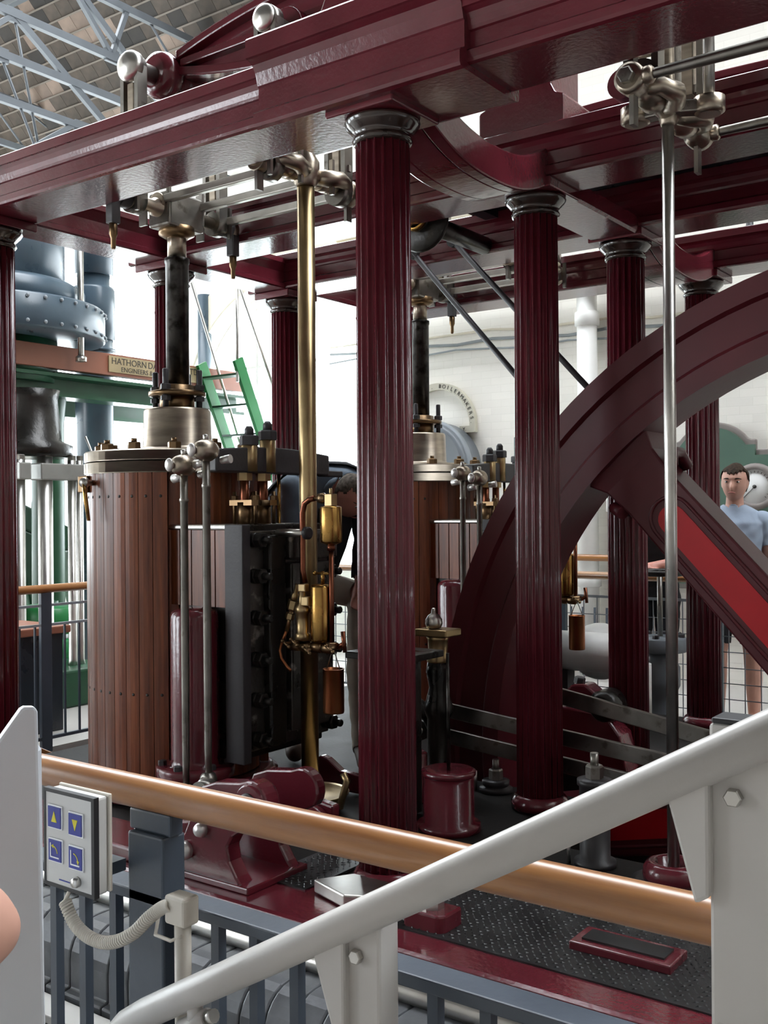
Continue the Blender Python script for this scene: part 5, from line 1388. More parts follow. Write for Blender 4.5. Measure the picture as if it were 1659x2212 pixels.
M['plate_brass'] = paint('dulled_brass_plate', (0.40, 0.31, 0.17), 0.5, 0.2, var=0.1)
pl.data.materials[0] = M['plate_brass']
# steep green stair with bright handrails
st = thing('steep_stair', 'steep green stair with thin polished handrails rising to the deck', 'stair', (-7.7, 8.5, 0))
for x in (-7.87, -7.35):
    obj('stringer', MB().bar((x, 7.60, 3.10), (x, 9.05, 0.02), 0.04, 0.13, (0, 1, 0.5)), 'green', st, bevel=0.004)
for k in range(10):
    f = (k + 0.5) / 10.5
    y = 7.60 + (9.05 - 7.60) * f; z = 3.10 - 3.08 * f
    obj('tread', MB().box(-7.85, -7.37, y - 0.07, y + 0.07, z - 0.01, z + 0.01), 'green_dark', st)
for x, pts in ((-7.87, ((7.42, 4.05), (8.15, 2.34), (8.8, 0.9))), (-7.35, ((7.60, 3.91), (8.18, 2.78), (9.0, 1.05)))):
    obj('handrail', MB().tube([(x, y, z) for y, z in pts], 0.015, 10), 'steel', st)
    obj('newel', MB().cyl((x, pts[0][0], 2.87), (x, pts[0][0], pts[0][1]), 0.016, n=10), 'steel', st)
obj('top_rod', MB().cyl((-7.87, 7.42, 4.03), (-7.35, 7.60, 3.90), 0.01, n=8), 'steel', st)
m = MB().cyl((-9.2, 8.95, 0), (-9.2, 8.95, 4.2), 0.085, n=20)
tag(obj('wall_post', m, 'machine_blue'), 'blue-grey round post against the bright back wall by the stair', 'post')
# polished-column pump in front of the green engine
pm_ = thing('column_pump', 'pump with polished vertical columns and pale crosshead below the green deck', 'pump', (-7.2, 5.2, 0))
for y, r, zt in ((4.97, 0.045, 1.99), (5.21, 0.060, 2.02), (5.47, 0.035, 2.0), (5.55, 0.028, 2.0)):
    obj('column', MB().lathe([(r * 1.3, 0.30), (r, 0.34), (r, zt)], (-7.2, y, 0), (0, 0, 1), 20), 'steel', pm_)
    obj('column_nut', MB().hexa((-7.2, y, zt), (0, 0, 1), r * 1.05, 0.04), 'steel_dull', pm_)
obj('crosshead', MB().box(-7.28, -7.12, 5.12, 5.58, 1.83, 1.965), 'iron_grey', pm_, bevel=0.01)
obj('side_block', MB().box(-7.28, -7.12, 4.92, 5.03, 1.83, 1.965), 'iron_grey', pm_, bevel=0.01)
obj('top_casting', MB().lathe([(0.30, 2.02), (0.34, 2.04), (0.34, 2.12), (0.25, 2.16), (0.22, 2.5), (0.24, 2.58)], (-7.45, 5.25, 0), (0, 0, 1), 28), 'iron_black', pm_)
obj('base', MB().box(-7.6, -6.95, 4.75, 5.75, 0.0, 0.30), 'green_dark', pm_, bevel=0.02)
obj('drain_pipe', MB().tube([(-7.12, 5.55, 2.2), (-7.1, 5.62, 2.02), (-7.1, 5.64, 0.9)], 0.01, 8), 'steel', pm_)
gw = thing('green_pump', 'dark green pump standing on splayed legs behind the oak rail', 'pump', (-8.6, 6.1, 0))
obj('sloping_frame', MB().prism([(5.85, 1.70), (6.65, 1.35), (6.65, 1.12), (5.85, 1.45)], 'X', -8.75, -8.55), 'green_dark', gw, bevel=0.02)
obj('leg', MB().prism([(5.85, 1.45), (6.05, 1.37), (6.45, 0.0), (6.15, 0.0)], 'X', -8.75, -8.55), 'green_dark', gw, bevel=0.02)
obj('leg', MB().prism([(6.45, 1.20), (6.65, 1.12), (6.95, 0.0), (6.70, 0.0)], 'X', -8.75, -8.55), 'green_dark', gw, bevel=0.02)
for z, r in ((0.62, 0.28), (0.34, 0.30)):
    obj('drum', MB().lathe([(r * 0.9, -0.12), (r, -0.1), (r, 0.1), (r * 0.9, 0.12)], (-7.9, 5.75, z), (0, 0, 1), 28), 'green', gw)
obj('drum_post', MB().cyl((-7.9, 5.75, 0), (-7.9, 5.75, 0.78), 0.08, n=16), 'green_dark', gw)
obj('arched_casing', MB().lathe([(0.20, -0.08), (0.24, -0.06), (0.24, 0.06), (0.20, 0.08)], (-7.95, 5.2, 0.72), (1, 0, 0), 28), 'iron_grey', gw)
M['iron_pale'] = paint('pale_grey_iron', (0.30, 0.30, 0.28), 0.4, 0.3, var=0.1)
for o in list(pm_.children) + list(gw.children):
    if o.name.split('.')[0] in ('crosshead', 'side_block', 'arched_casing'):
        o.data.materials[0] = M['iron_pale']
t = thing('display_cabinet', 'dark display cabinet with terracotta top beside the oak rail', 'cabinet', (-6.5, 4.3, 0))
obj('body', MB().box(-6.82, -6.30, 3.60, 4.70, 0, 0.70), 'cab_dark', t, bevel=0.006)
obj('top', MB().box(-6.86, -6.26, 3.56, 4.74, 0.70, 0.755), 'terracotta', t, bevel=0.008)
obj('plinth', MB().box(-6.80, -6.33, 3.62, 4.68, 0, 0.06), 'black_rubber', t)
for y in (3.97, 4.33):
    obj('panel_joint', MB().box(-6.30, -6.292, y - 0.008, y + 0.008, 0.05, 0.69), 'slate_iron', t)

# ------------------------------------------------------------------ back wall services
def along_wall(name, pts, r, mat, label, cat):
    return tag(obj(name, MB().tube(pts, r, 14), mat), label, cat)
t = thing('wall_duct', 'white painted round duct running along the back wall', 'duct', (-4.8, 8.95, 3.68))
obj('duct', MB().cyl((-7.6, 8.98, 3.80), (1.5, 8.98, 3.60), 0.10, n=24), 'white', t)
for x in (-6.9, -5.6, -4.6, -3.4, -2.2):
    zc = 3.80 - 0.2 * (x + 7.6) / 9.1
    obj('joint_band', MB().lathe([(0.10, -0.03), (0.108, -0.025), (0.108, 0.025), (0.10, 0.03)], (x, 8.98, zc), (1, 0, -0.022), 24), 'white', t)
    obj('hanger', MB().box(x - 0.012, x + 0.012, 9.07, 9.2, zc - 0.02, zc + 0.02), 'white', t)
for k, (a, b) in enumerate(((3.33, 3.11), (3.42, 3.21), (3.24, 3.04))):
    pts = [(-7.4 + i * 0.42, 9.15 - 0.01 * k, a + (b - a) * i / 20 - 0.02 * math.sin(i * 2.1 + k)) for i in range(21)]
    along_wall('wall_cable', pts, (0.016, 0.012, 0.010)[k], ('cable_grey', 'cream', 'cable_grey')[k], ['thick grey cable clipped along the back wall', 'thin cream cable along the wall just above the thick grey one', 'thin grey cable along the wall just below the thick one'][k], 'cable')
along_wall('hose', [(-7.75, 9.1, 4.12), (-7.4, 9.1, 4.26), (-6.9, 9.1, 4.36), (-6.4, 9.1, 4.40)], 0.03, 'green_dark', 'dark green pipe curving up the bright wall behind the brass rod', 'pipe')
for k, (x, r, lab) in enumerate(((-4.22, 0.095, 'white downpipe with socket joint between the inner fluted columns'), (-3.90, 0.11, 'thicker white downpipe right behind the column by the spoke'))):
    t = thing('downpipe', lab, 'pipe', (x, 9.05, 0), 'white downpipes on the back wall')
    obj('pipe', MB().cyl((x, 9.05, 0), (x, 9.05, 3.62 if k == 0 else 2.2), r, n=22), 'white', t)
    for z in ((3.35, 1.9, 0.9) if k == 0 else (1.6,)):
        obj('socket', MB().lathe([(r, z - 0.07), (r + 0.02, z - 0.06), (r + 0.02, z + 0.06), (r, z + 0.07)], (x, 9.05, 0), (0, 0, 1), 22), 'white', t)
m = MB()
for z in (4.55, 5.2, 5.9):
    m.prism([(9.2, z), (9.2, z + 0.14), (9.12, z + 0.12), (9.14, z + 0.04)], 'X', -7.3, 8)
struct(obj('trim_2', m, 'cream'))

# boiler front and its arched nameplate
t = thing('boiler_front', 'grey round boiler front with pale rim behind the far cylinder', 'boiler', (-5.9, 8.9, 1.0))
obj('shell', MB().lathe([(0.44, -0.10), (0.47, -0.09), (0.49, -0.06), (0.49, 0.22)], (-5.93, 8.93, 1.98), (0, 1, 0), 48), 'boiler_grey', t)
obj('rim', MB().lathe([(0.49, -0.05), (0.51, -0.04), (0.51, 0.02), (0.49, 0.03)], (-5.93, 8.93, 1.98), (0, 1, 0), 48), 'truss', t)
obj('plinth', MB().box(-6.5, -5.36, 8.86, 9.14, 0, 1.5), 'white', t, bevel=0.01)
t = thing('arched_nameplate', 'cream arched nameplate lettered with the boilermakers, on the white wall', 'nameplate', (-5.975, 9.17, 2.4))
cxn, czn, ro, ri = -5.975, 2.43, 0.465, 0.395
poly = arc(cxn, czn, ro, 0, 180, 36) + [(cxn - ro, czn - 0.07), (cxn - ri, czn - 0.07)] + arc(cxn, czn, ri, 180, 0, 36) + [(cxn + ri, czn), (cxn + ri - 0.12, czn), (cxn + ri - 0.12, czn - 0.07), (cxn + ro, czn - 0.07)]
pt = obj('plate', MB().prism(poly, 'Y', 9.15, 9.2), 'cream', t)
txt = 'WM. TOMLINS. BOILERMAKERS.'
for i, chx in enumerate(txt):
    if chx == ' ':
        continue
    a = R(172 - i * (168.0 / (len(txt) - 1)))
    rm = (ro + ri) / 2
    p = Vector((cxn + rm * math.cos(a), 9.147, czn + rm * math.sin(a)))
    mt = Matrix.Translation(p) @ Matrix.Rotation(R(90), 4, 'X') @ Matrix.Rotation(a - PI / 2, 4, 'Z')
    text_mesh('letter', chx, 0.058, 'black_print', pt, mt)
text_mesh('letter', 'Y.', 0.05, 'black_print', pt, Matrix.Translation((cxn + ri - 0.06, 9.147, czn - 0.035)) @ Matrix.Rotation(R(90), 4, 'X'))
M['plate_cream'] = paint('cream_plate', (0.56, 0.53, 0.43), 0.5, 0.0, var=0.05)
pt.data.materials[0] = M['plate_cream']

# green gauge board
t = thing('gauge_board', 'sage green arched gauge board with taupe moulding behind the man in the t-shirt', 'board', (-3.03, 9.0, 0.9))
def board_poly(g):
    xs = arc(-3.03, 1.87 + g * 0.0, 0.36 + g, 22, 158, 16)
    right = [(-2.03 + g, 0.9 - g), (-2.03 + g, 2.01 + g), (-2.66, 2.01 + g), (-2.66, 2.10 + g)]
    left = [(-3.40, 2.10 + g), (-3.40, 2.01 + g), (-3.72 - g, 2.01 + g), (-3.72 - g, 0.9 - g)]
    top = [(x, max(z, 2.10 + g) + 0.0) for x, z in arc(-3.03, 1.93, 0.33 + g, 30, 150, 16)]
    return right + top + left
obj('moulding', MB().prism(board_poly(0.05), 'Y', 9.03, 9.08), 'sign_frame', t, bevel=0.012)
bd = obj('board', MB().prism(board_poly(0.0), 'Y', 8.99, 9.03), 'sign_green', t)
obj('leg', MB().box(-3.68, -3.58, 9.05, 9.12, 0, 0.95), 'sign_frame', t)
obj('leg', MB().box(-2.25, -2.15, 9.05, 9.12, 0, 0.95), 'sign_frame', t)
text_mesh('letter', 'N', 0.125, 'white_print', bd, Matrix.Translation((-3.265, 8.985, 2.02)) @ Matrix.Rotation(R(90), 4, 'X'))
for k, gx in enumerate((-2.66, -3.40)):
    g = thing('pressure_gauge', ['round pressure gauge with white dial beside the head of the man in the t-shirt', 'round pressure gauge half hidden by the slim steel rod'][k], 'gauge', (gx, 8.97, 1.73), 'gauges on the green board')
    obj('case', MB().lathe([(0.205, -0.08), (0.20, -0.02), (0.185, 0.0), (0.150, 0.006), (0.146, -0.012)], (gx, 8.97, 1.74), (0, -1, 0), 36), 'sign_frame', g)
    obj('dial', MB().lathe([(0.147, -0.02), (0.147, -0.01), (0.0, -0.0099)], (gx, 8.97, 1.74), (0, -1, 0), 32), 'gauge_face', g)
    for i in range(21):
        a = R(225 - i * 13.5)
        p0 = (gx + 0.118 * math.cos(a), 8.978, 1.74 + 0.118 * math.sin(a)); p1 = (gx + 0.135 * math.cos(a), 8.978, 1.74 + 0.135 * math.sin(a))
        obj('tick', MB().bar(p0, p1, 0.003, 0.007 if i % 2 == 0 else 0.004, (0, 1, 0)), 'black_print', g)
    a = R(225)
    obj('pointer', MB().bar((gx, 8.974, 1.74), (gx + 0.12 * math.cos(a), 8.974, 1.74 + 0.12 * math.sin(a)), 0.003, 0.007, (0, 1, 0)), 'black_print', g)
    obj('spindle', MB().lathe([(0.016, 0), (0.016, 0.01), (0.0, 0.012)], (gx, 8.978, 1.74), (0, -1, 0), 16), 'black_print', g)

# ------------------------------------------------------------------ things between the wheel and the back railing
t = thing('lagged_pipe', 'thick white lagged pipe lying behind the hanging copper can', 'pipe', (-2.8, 5.95, 0.4))
obj('pipe', MB().cyl((-3.0, 5.95, 0.675), (-2.45, 5.95, 0.675), 0.122, n=32), 'white', t)
obj('riser', MB().cyl((-2.56, 6.12, 0.205), (-2.56, 6.12, 0.6), 0.11, n=24), 'white', t)
obj('domed_end', MB().sphere((-2.78, 6.12, 0.66), 0.17, (1.15, 1, 1.05), 24, 14), 'white', t)
obj('stand', MB().box(-2.98, -2.90, 5.9, 6.0, 0.205, 0.56), 'slate_iron', t)
t = thing('gate_valve', 'dark slate gate valve with flat handwheel behind the slim steel rod', 'valve', (-2.62, 6.75, 0))
vx, vy = -2.62, 6.72
obj('body', MB().lathe([(0.17, 0.0), (0.17, 0.04), (0.10, 0.06), (0.09, 0.30), (0.13, 0.38), (0.13, 0.50), (0.09, 0.56), (0.09, 0.60)], (vx, vy, 0), (0, 0, 1), 28), 'boiler_grey', t)
f = obj('flange', MB().lathe([(0.09, 0.60), (0.17, 0.605), (0.175, 0.615), (0.175, 0.69), (0.165, 0.70), (0.10, 0.705)], (vx, vy, 0), (0, 0, 1), 28), 'boiler_grey', t)
for i in range(8):
    a = R(i * 45 + 10)
    obj('flange_bolt', MB().hexa((vx + 0.14 * math.cos(a), vy + 0.14 * math.sin(a), 0.70), (0, 0, 1), 0.022, 0.025), 'slate_iron', f)
obj('stem', MB().cyl((vx, vy, 0.70), (vx, vy, 1.14), 0.018, n=12), 'steel_dull', t)
hw = MB(); hw.tube([(vx + 0.16 * math.cos(2 * PI * i / 28), vy + 0.16 * math.sin(2 * PI * i / 28), 1.13) for i in range(28)], 0.020, 10, closed=True)
h = obj('handwheel', hw, 'iron_black', t)
for i in range(4):
    a = R(i * 90 + 20)
    obj('wheel_arm', MB().bar((vx, vy, 1.13), (vx + 0.155 * math.cos(a), vy + 0.155 * math.sin(a), 1.13), 0.02, 0.014), 'iron_black', h)

# ------------------------------------------------------------------ people
def seg_dist(p, a, b, ra, rb):
    d = b - a; L2 = d.length_squared
    t = 0 if L2 < 1e-9 else max(0, min(1, (p - a).dot(d) / L2))
    return (p - (a + d * t)).length - (ra + (rb - ra) * t), t

def head_mesh(mb, c, fwd, up, hh):
    # c: centre of the head, hh: half height
    f = V(fwd).normalized(); u = V(up).normalized(); r = f.cross(u).normalized(); u = r.cross(f).normalized()
    n, m = 40, 28
    vs = []; fs = []
    g = lambda x, s: math.exp(-(x / s) ** 2)
    for i in range(m + 1):
        t = PI * i / m
        for k in range(n):
            a = 2 * PI * k / n
            X = math.sin(t) * math.sin(a); Y = math.sin(t) * math.cos(a); Z = math.cos(t)
            wx = 0.64; wy = 0.82
            if Z < 0:
                wx *= 1 - 0.19 * (-Z) ** 1.6
                wy *= 1 - 0.10 * (-Z)
            else:
                wx *= 1 + 0.10 * math.sin(PI * Z); wy *= 1 + 0.06 * math.sin(PI * Z)
            x, y, z = X * wx, Y * wy, Z
            if Y < 0 and Z > -0.4:
                y *= 1.06
            if Y > 0:
                y += 0.10 * g(Z + 0.78, 0.22) * Y * g(X, 0.5)             # chin
                y += 0.05 * g(Z - 0.26, 0.13) * g(X, 0.5) * Y             # brow
                y -= 0.075 * (g(X - 0.26, 0.15) + g(X + 0.26, 0.15)) * g(Z - 0.06, 0.13) * Y   # eye sockets
                y += 0.31 * g(X, 0.095) * max(0.0, 1 - abs(Z + 0.16) / 0.30) * Y * (1.25 if Z < -0.12 else 0.85)  # nose
                y += 0.04 * g(X, 0.22) * g(Z + 0.50, 0.10) * Y            # lips
                y -= 0.035 * g(X, 0.25) * g(Z + 0.62, 0.06) * Y
                y += 0.03 * (g(X - 0.42, 0.2) + g(X + 0.42, 0.2)) * g(Z + 0.14, 0.2) * Y
            vs.append(c + (r * x + f * y + u * z) * hh)
    for i in range(m):
        for k in range(n):
            k2 = (k + 1) % n
            fs.append((i * n + k, (i + 1) * n + k, (i + 1) * n + k2, i * n + k2))
    mb.add(vs, fs, True)
    for s in (-1, 1):       # ears
        ec = c + (r * s * 0.64 - f * 0.03 + u * -0.02) * hh
        rings = []
        ear = []
        for i in range(9):
            t = PI * i / 8
            for k in range(10):
                a = 2 * PI * k / 10
                ear.append(ec + (r * s * 0.10 * math.sin(t) * math.cos(a) * 0.7 + f * (0.15 * math.sin(t) * math.sin(a) - 0.05 * math.sin(t) * math.cos(a)) + u * 0.25 * math.cos(t)) * hh)
        ef = []
        for i in range(8):
            for k in range(10):
                k2 = (k + 1) % 10
                ef.append((i * 10 + k, (i + 1) * 10 + k, (i + 1) * 10 + k2, i * 10 + k2))
        mb.add(ear, ef, True)
    return f, u, r

def human(label, J, head, torso, skin, clothes, hair, face=True, voxel=0.009, pants=None):
    """J: joints; torso: list of (centre, right, front, half width, half depth)."""
    loc = J['base']
    root = thing('person', label, 'person', loc, 'people round the engine')
    mb = MB()
    rings = []
    for c, rt_, ft_, w, d in torso:
        c = V(c); rt_ = V(rt_).normalized(); ft_ = V(ft_).normalized()
        rings.append([c + rt_ * (w * math.copysign(abs(math.cos(a)) ** 0.8, math.cos(a))) + ft_ * (d * math.copysign(abs(math.sin(a)) ** 0.8, math.sin(a))) for a in [2 * PI * i / 24 for i in range(24)]])
    mb.loft(rings)
    bones = []
    for k in range(len(torso) - 1):
        w = min(torso[k][3], torso[k][4]); w2 = min(torso[k + 1][3], torso[k + 1][4])
        for sgn in (-1, 0, 1):
            off = V(torso[k][1]).normalized() * sgn * (torso[k][3] - w); off2 = V(torso[k + 1][1]).normalized() * sgn * (torso[k + 1][3] - w2)
            bones.append(('torso%d' % k, V(torso[k][0]) + off, V(torso[k + 1][0]) + off2, w, w2))
    def limb(nm, pts, rad):
        pts = [V(p) for p in pts]
        mb.tube(pts, rad, 14)
        for p, r_ in zip(pts, rad):
            mb.sphere(p, r_ * 0.99, n=12, m=8)
        for i in range(len(pts) - 1):
            bones.append(('%s%d' % (nm, i), pts[i], pts[i + 1], rad[i], rad[i + 1]))
    for nm, pts, rad in J['limbs']:
        limb(nm, pts, rad)
    hc, fw, up, hh = head
    hc = V(hc)
    f, u, r = head_mesh(mb, hc, fw, up, hh)
    bones.append(('head0', hc + u * hh * 0.35, hc - u * hh * 0.4, hh * 0.68, hh * 0.6))
    neck = V(J['neck'])
    mb.tube([neck, hc - u * hh * 0.35 - f * hh * 0.12], [0.066, 0.055], 16)
    bones.append(('neck0', neck, hc - u * hh * 0.55 - f * hh * 0.12, 0.062, 0.056))
    # hands
    for nm, w_, d_, s_ in J.get('hands', []):
        w_ = V(w_); d_ = V(d_).normalized(); s_ = V(s_).normalized()
        palm = w_ + d_ * 0.05
        mb.tube([w_, palm, palm + d_ * 0.045], [0.026, 0.034, 0.034], 12)
        nrm = d_.cross(s_).normalized()
        for i, L in enumerate((0.070, 0.080, 0.074, 0.058)):
            o_ = palm + d_ * 0.035 + s_ * (0.030 - 0.020 * i)
            mb.tube([o_, o_ + d_ * L * 0.5 + nrm * 0.004, o_ + d_ * L * 0.85 + nrm * 0.018, o_ + d_ * L + nrm * 0.03], [0.0105, 0.010, 0.0095, 0.008], 8)
        o_ = w_ + d_ * 0.03 + s_ * 0.026
        mb.tube([o_, o_ + s_ * 0.025 + d_ * 0.025, o_ + s_ * 0.034 + d_ * 0.058], [0.013, 0.012, 0.009], 8)
        bones.append((nm, w_, palm + d_ * 0.12, 0.03, 0.03))
    raw = bpy.data.objects.new('body', mesh_from('body', mb, skin))
    C.objects.link(raw)
    rm = raw.modifiers.new('remesh', 'REMESH'); rm.mode = 'VOXEL'; rm.voxel_size = voxel
    sm = raw.modifiers.new('smooth', 'SMOOTH'); sm.factor = 0.5; sm.iterations = 3
    dg = bpy.context.evaluated_depsgraph_get(); dg.update()
    me = bpy.data.meshes.new_from_object(raw.evaluated_get(dg))
    bpy.data.objects.remove(raw)
    me.name = 'body'
    for p in me.polygons:
        p.use_smooth = True
    me.materials.clear(); me.materials.append(M[skin])
    def place(nm, mesh):
        o = bpy.data.objects.new(nm, mesh); C.objects.link(o)
        o.parent = root; o.location = -V(loc); WPOS[o.name] = Vector((0, 0, 0))
        return o
    body = place('body', me)
    info = []
    for p in me.polygons:
        c = p.center
        best = min(bones, key=lambda b: seg_dist(c, b[1], b[2], b[3], b[4])[0])
        info.append((best[0], seg_dist(c, best[1], best[2], best[3], best[4])[1], c))
    def garment(nm, pred, off, mat, wrinkle=0.0):
        bm = bmesh.new(); vm = {}
        rnd_ = random.Random(3)
        for p, (bn, t_, c) in zip(me.polygons, info):
            if not pred(bn, t_, c):
                continue
            vv = []
            for i in p.vertices:
                if i not in vm:
                    v = me.vertices[i]
                    w_ = wrinkle * (math.sin(v.co.x * 61 + v.co.z * 43) + math.sin(v.co.y * 57 - v.co.z * 71 + v.co.x * 19)) * 0.5
                    vm[i] = bm.verts.new(v.co + v.normal * (off + w_))
                vv.append(vm[i])
            try:
                bm.faces.new(vv).smooth = True
            except ValueError:
                pass
        g_ = bpy.data.meshes.new(nm); bm.to_mesh(g_); bm.free()
        g_.materials.append(M[mat])
        o = place(nm, g_)
        so = o.modifiers.new('thickness', 'SOLIDIFY'); so.thickness = 0.004; so.offset = -1
        return o
    for nm, pred, off, mat, wr in clothes:
        garment(nm, pred, off, mat, wr)
    def hair_pred(bn, t_, c):
        if not bn.startswith('head'):
            return False
        q = (c - hc) / hh
        z = q.dot(u); y = q.dot(f); x = abs(q.dot(r))
        if x > 0.665 and z < 0.3:
            return False
        j = 0.035 * math.sin(31 * q.dot(r) + 9 * y) + 0.025 * math.sin(57 * q.dot(r) + 23 * z)
        return (y > 0.16 and z > 0.52 + 0.05 * (x > 0.3) - 0.05 * math.cos(5 * q.dot(r)) + j) or (y <= 0.16 and z > 0.06 + 0.34 * max(0, y + 0.35) + j) or (y < -0.25 and z > -0.42)
    garment('hair', hair_pred, 0.009, hair, 0.004)
    if face:
        for s in (-1, 1):
            ec = hc + (r * s * 0.27 + f * 0.685 + u * 0.06) * hh
            e = obj('eye', MB().sphere(ec, 0.095 * hh, (1.15, 0.8, 0.55), 14, 10), 'eye', body)
            obj('iris', MB().sphere(ec + f * 0.045 * hh, 0.055 * hh, (1, 0.8, 0.9), 12, 8), 'iris', e)
            br_ = [hc + (r * s * (0.13 + 0.09 * i) + f * (0.80 - 0.05 * i * i * 0.35) + u * (0.215 + 0.02 * math.sin(i))) * hh for i in range(5)]
            obj('eyebrow', MB().tube(br_, [0.026 * hh, 0.038 * hh, 0.038 * hh, 0.03 * hh, 0.016 * hh], 8), hair, body)
        li = [hc + (r * (-0.19 + 0.38 * i / 8) + f * (0.775 + 0.055 * math.sin(PI * i / 8)) + u * (-0.50 + 0.012 * math.cos(PI * (i - 4) / 4))) * hh for i in range(9)]
        obj('lips', MB().tube(li, [0.012 * hh + 0.024 * hh * math.sin(PI * i / 8) for i in range(9)], 8), 'lips', body)
    return root

# ---- man in the grey-blue t-shirt, standing behind the back railing
mx, my = -2.34, 7.42
fw = Vector((0.20, -0.98, 0)).normalized(); rt_ = fw.cross(Vector((0, 0, 1))).normalized()     # his left-to-right on screen
def MP(r_, f_, z):
    return Vector((mx, my, 0)) + rt_ * r_ + fw * f_ + Vector((0, 0, z))
tor = [(MP(0, 0, 0.90), rt_, fw, 0.16, 0.11), (MP(0, 0, 1.0), rt_, fw, 0.175, 0.12), (MP(0, 0.01, 1.14), rt_, fw, 0.155, 0.105), (MP(0, 0.01, 1.32), rt_, fw, 0.185, 0.12),
       (MP(0, 0, 1.45), rt_, fw, 0.205, 0.115), (MP(0, -0.01, 1.53), rt_, fw, 0.15, 0.085), (MP(0, -0.01, 1.575), rt_, fw, 0.07, 0.065)]
limbs = []
for s, nm in ((-1, 'a'), (1, 'b')):
    limbs.append(('leg' + nm, [MP(s * 0.095, 0, 0.93), MP(s * 0.115, 0.015, 0.53), MP(s * 0.12, -0.015, 0.36), MP(s * 0.12, -0.02, 0.09), MP(s * 0.13, 0.12, 0.05)], [0.092, 0.062, 0.060, 0.040, 0.042]))
    limbs.append(('arm' + nm, [MP(s * 0.185, 0, 1.47), MP(s * 0.245, -0.01, 1.20), MP(s * 0.25, 0.05, 0.95)], [0.062, 0.046, 0.032]))
J = {'base': (mx, my, 0), 'neck': MP(0, -0.01, 1.53), 'limbs': limbs,
     'hands': [('handa', MP(-0.25, 0.05, 0.95), (0, 0, -1), fw), ('handb', MP(0.25, 0.05, 0.95), (0, 0, -1), fw)]}
hd = (Vector((mx, my, 0)) + rt_ * -0.005 + fw * 0.02 + Vector((0, 0, 1.735)), Vector((0.12, -0.99, -0.02)), Vector((0.03, 0.02, 1)), 0.134)
shirt = lambda bn, t, c: (bn.startswith('torso') and c.z > 0.93 and not (bn == 'torso5' and t > 0.35)) or (bn in ('arma0', 'armb0') and t < 0.62)
shorts = lambda bn, t, c: (bn.startswith('torso') and c.z < 1.0) or (bn in ('lega0', 'legb0') and t < 0.80)
human('man in a plain grey-blue t-shirt and dark shorts watching from behind the railing', J, hd, tor, 'skin',
      [('t_shirt', shirt, 0.010, 'tshirt', 0.003), ('shorts', shorts, 0.014, 'dark_cloth', 0.003)], 'hair_dark', voxel=0.007)

# ---- visitor in black leaning on the back railing, mostly hidden by the columns
mx, my = -2.92, 7.36
fw = Vector((0.25, -0.97, 0)).normalized(); rt_ = fw.cross(Vector((0, 0, 1))).normalized()
tor = [(MP(0, -0.05, 0.90), rt_, fw, 0.16, 0.11), (MP(0, -0.04, 1.0), rt_, fw, 0.17, 0.115), (MP(0, 0.02, 1.14), rt_, fw, 0.15, 0.105), (MP(0, 0.08, 1.30), rt_, fw, 0.175, 0.115),
       (MP(0, 0.13, 1.43), rt_, fw, 0.185, 0.105), (MP(0, 0.15, 1.49), rt_, fw, 0.12, 0.075), (MP(0, 0.16, 1.53), rt_, fw, 0.07, 0.06)]
limbs = []
for s, nm in ((-1, 'a'), (1, 'b')):
    limbs.append(('leg' + nm, [MP(s * 0.09, -0.05, 0.92), MP(s * 0.10, 0.0, 0.50), MP(s * 0.10, -0.03, 0.34), MP(s * 0.10, -0.04, 0.09), MP(s * 0.11, 0.10, 0.045)], [0.09, 0.06, 0.058, 0.04, 0.042]))
    limbs.append(('arm' + nm, [MP(s * 0.18, 0.13, 1.44), MP(s * 0.24, 0.18, 1.19), MP(s * 0.02 + 0.04, 0.36, 1.14)], [0.06, 0.045, 0.032]))
J = {'base': (mx, my, 0), 'neck': MP(0, 0.15, 1.49), 'limbs': limbs,
     'hands': [('handa', MP(0.02, 0.36, 1.14), rt_, fw), ('handb', MP(0.06, 0.36, 1.14), -rt_, fw)]}
hd = (MP(0, 0.22, 1.68), Vector((0.25, -0.95, -0.15)), Vector((0, -0.1, 1)), 0.125)
shirt = lambda bn, t, c: (bn.startswith('torso') and c.z > 0.93 and not (bn == 'torso5' and t > 0.35)) or (bn in ('arma0', 'armb0') and t < 0.75)
shorts = lambda bn, t, c: (bn.startswith('torso') and c.z < 1.0) or (bn in ('lega0', 'legb0') and t < 0.92)
shoe_a = lambda bn, t, c: bn == 'lega3'
shoe_b = lambda bn, t, c: bn == 'legb3'
human('visitor in black top and shorts leaning on the back handrail', J, hd, tor, 'skin_pink',
      [('top', shirt, 0.010, 'dark_cloth', 0.003), ('shorts', shorts, 0.014, 'dark_cloth', 0.003), ('shoe', shoe_a, 0.008, 'leather', 0), ('shoe', shoe_b, 0.008, 'leather', 0)], 'hair_dark', voxel=0.011)

# ---- attendant bending forward between the near engine and the flywheel
def DP(x, y, d):
    # a point d metres ahead of the standing place, x / y in thousandths of that distance to the right / down
    return Vector((-0.5892, 0.8080, 0)) * d + Vector((0.8080, 0.5892, 0)) * (x * d / 1000.0) + Vector((0, 0, 1.55 - y * d / 1000.0))
pel = DP(-105, 55, 5.80); wst = DP(-92, 12, 5.72); cst = DP(-72, -16, 5.62); shd = DP(-54, -28, 5.55); nck = DP(-46, -27, 5.52)
ax = Vector((0.70, -0.71, 0)); side = Vector((0.71, 0.70, 0))      # leans towards ax
def fr_(d):
    d = V(d).normalized()
    return side, d.cross(side).normalized()
spine = [pel + Vector((0, 0, -0.10)), pel, wst, cst, shd, nck]
wd = [(0.165, 0.115), (0.175, 0.125), (0.165, 0.12), (0.20, 0.125), (0.205, 0.105), (0.07, 0.062)]
tor = []
for i, p in enumerate(spine):
    d = spine[min(i + 1, 5)] - spine[max(i - 1, 0)]
    a_, b_ = fr_(d)
    tor.append((p, a_, b_, wd[i][0], wd[i][1]))
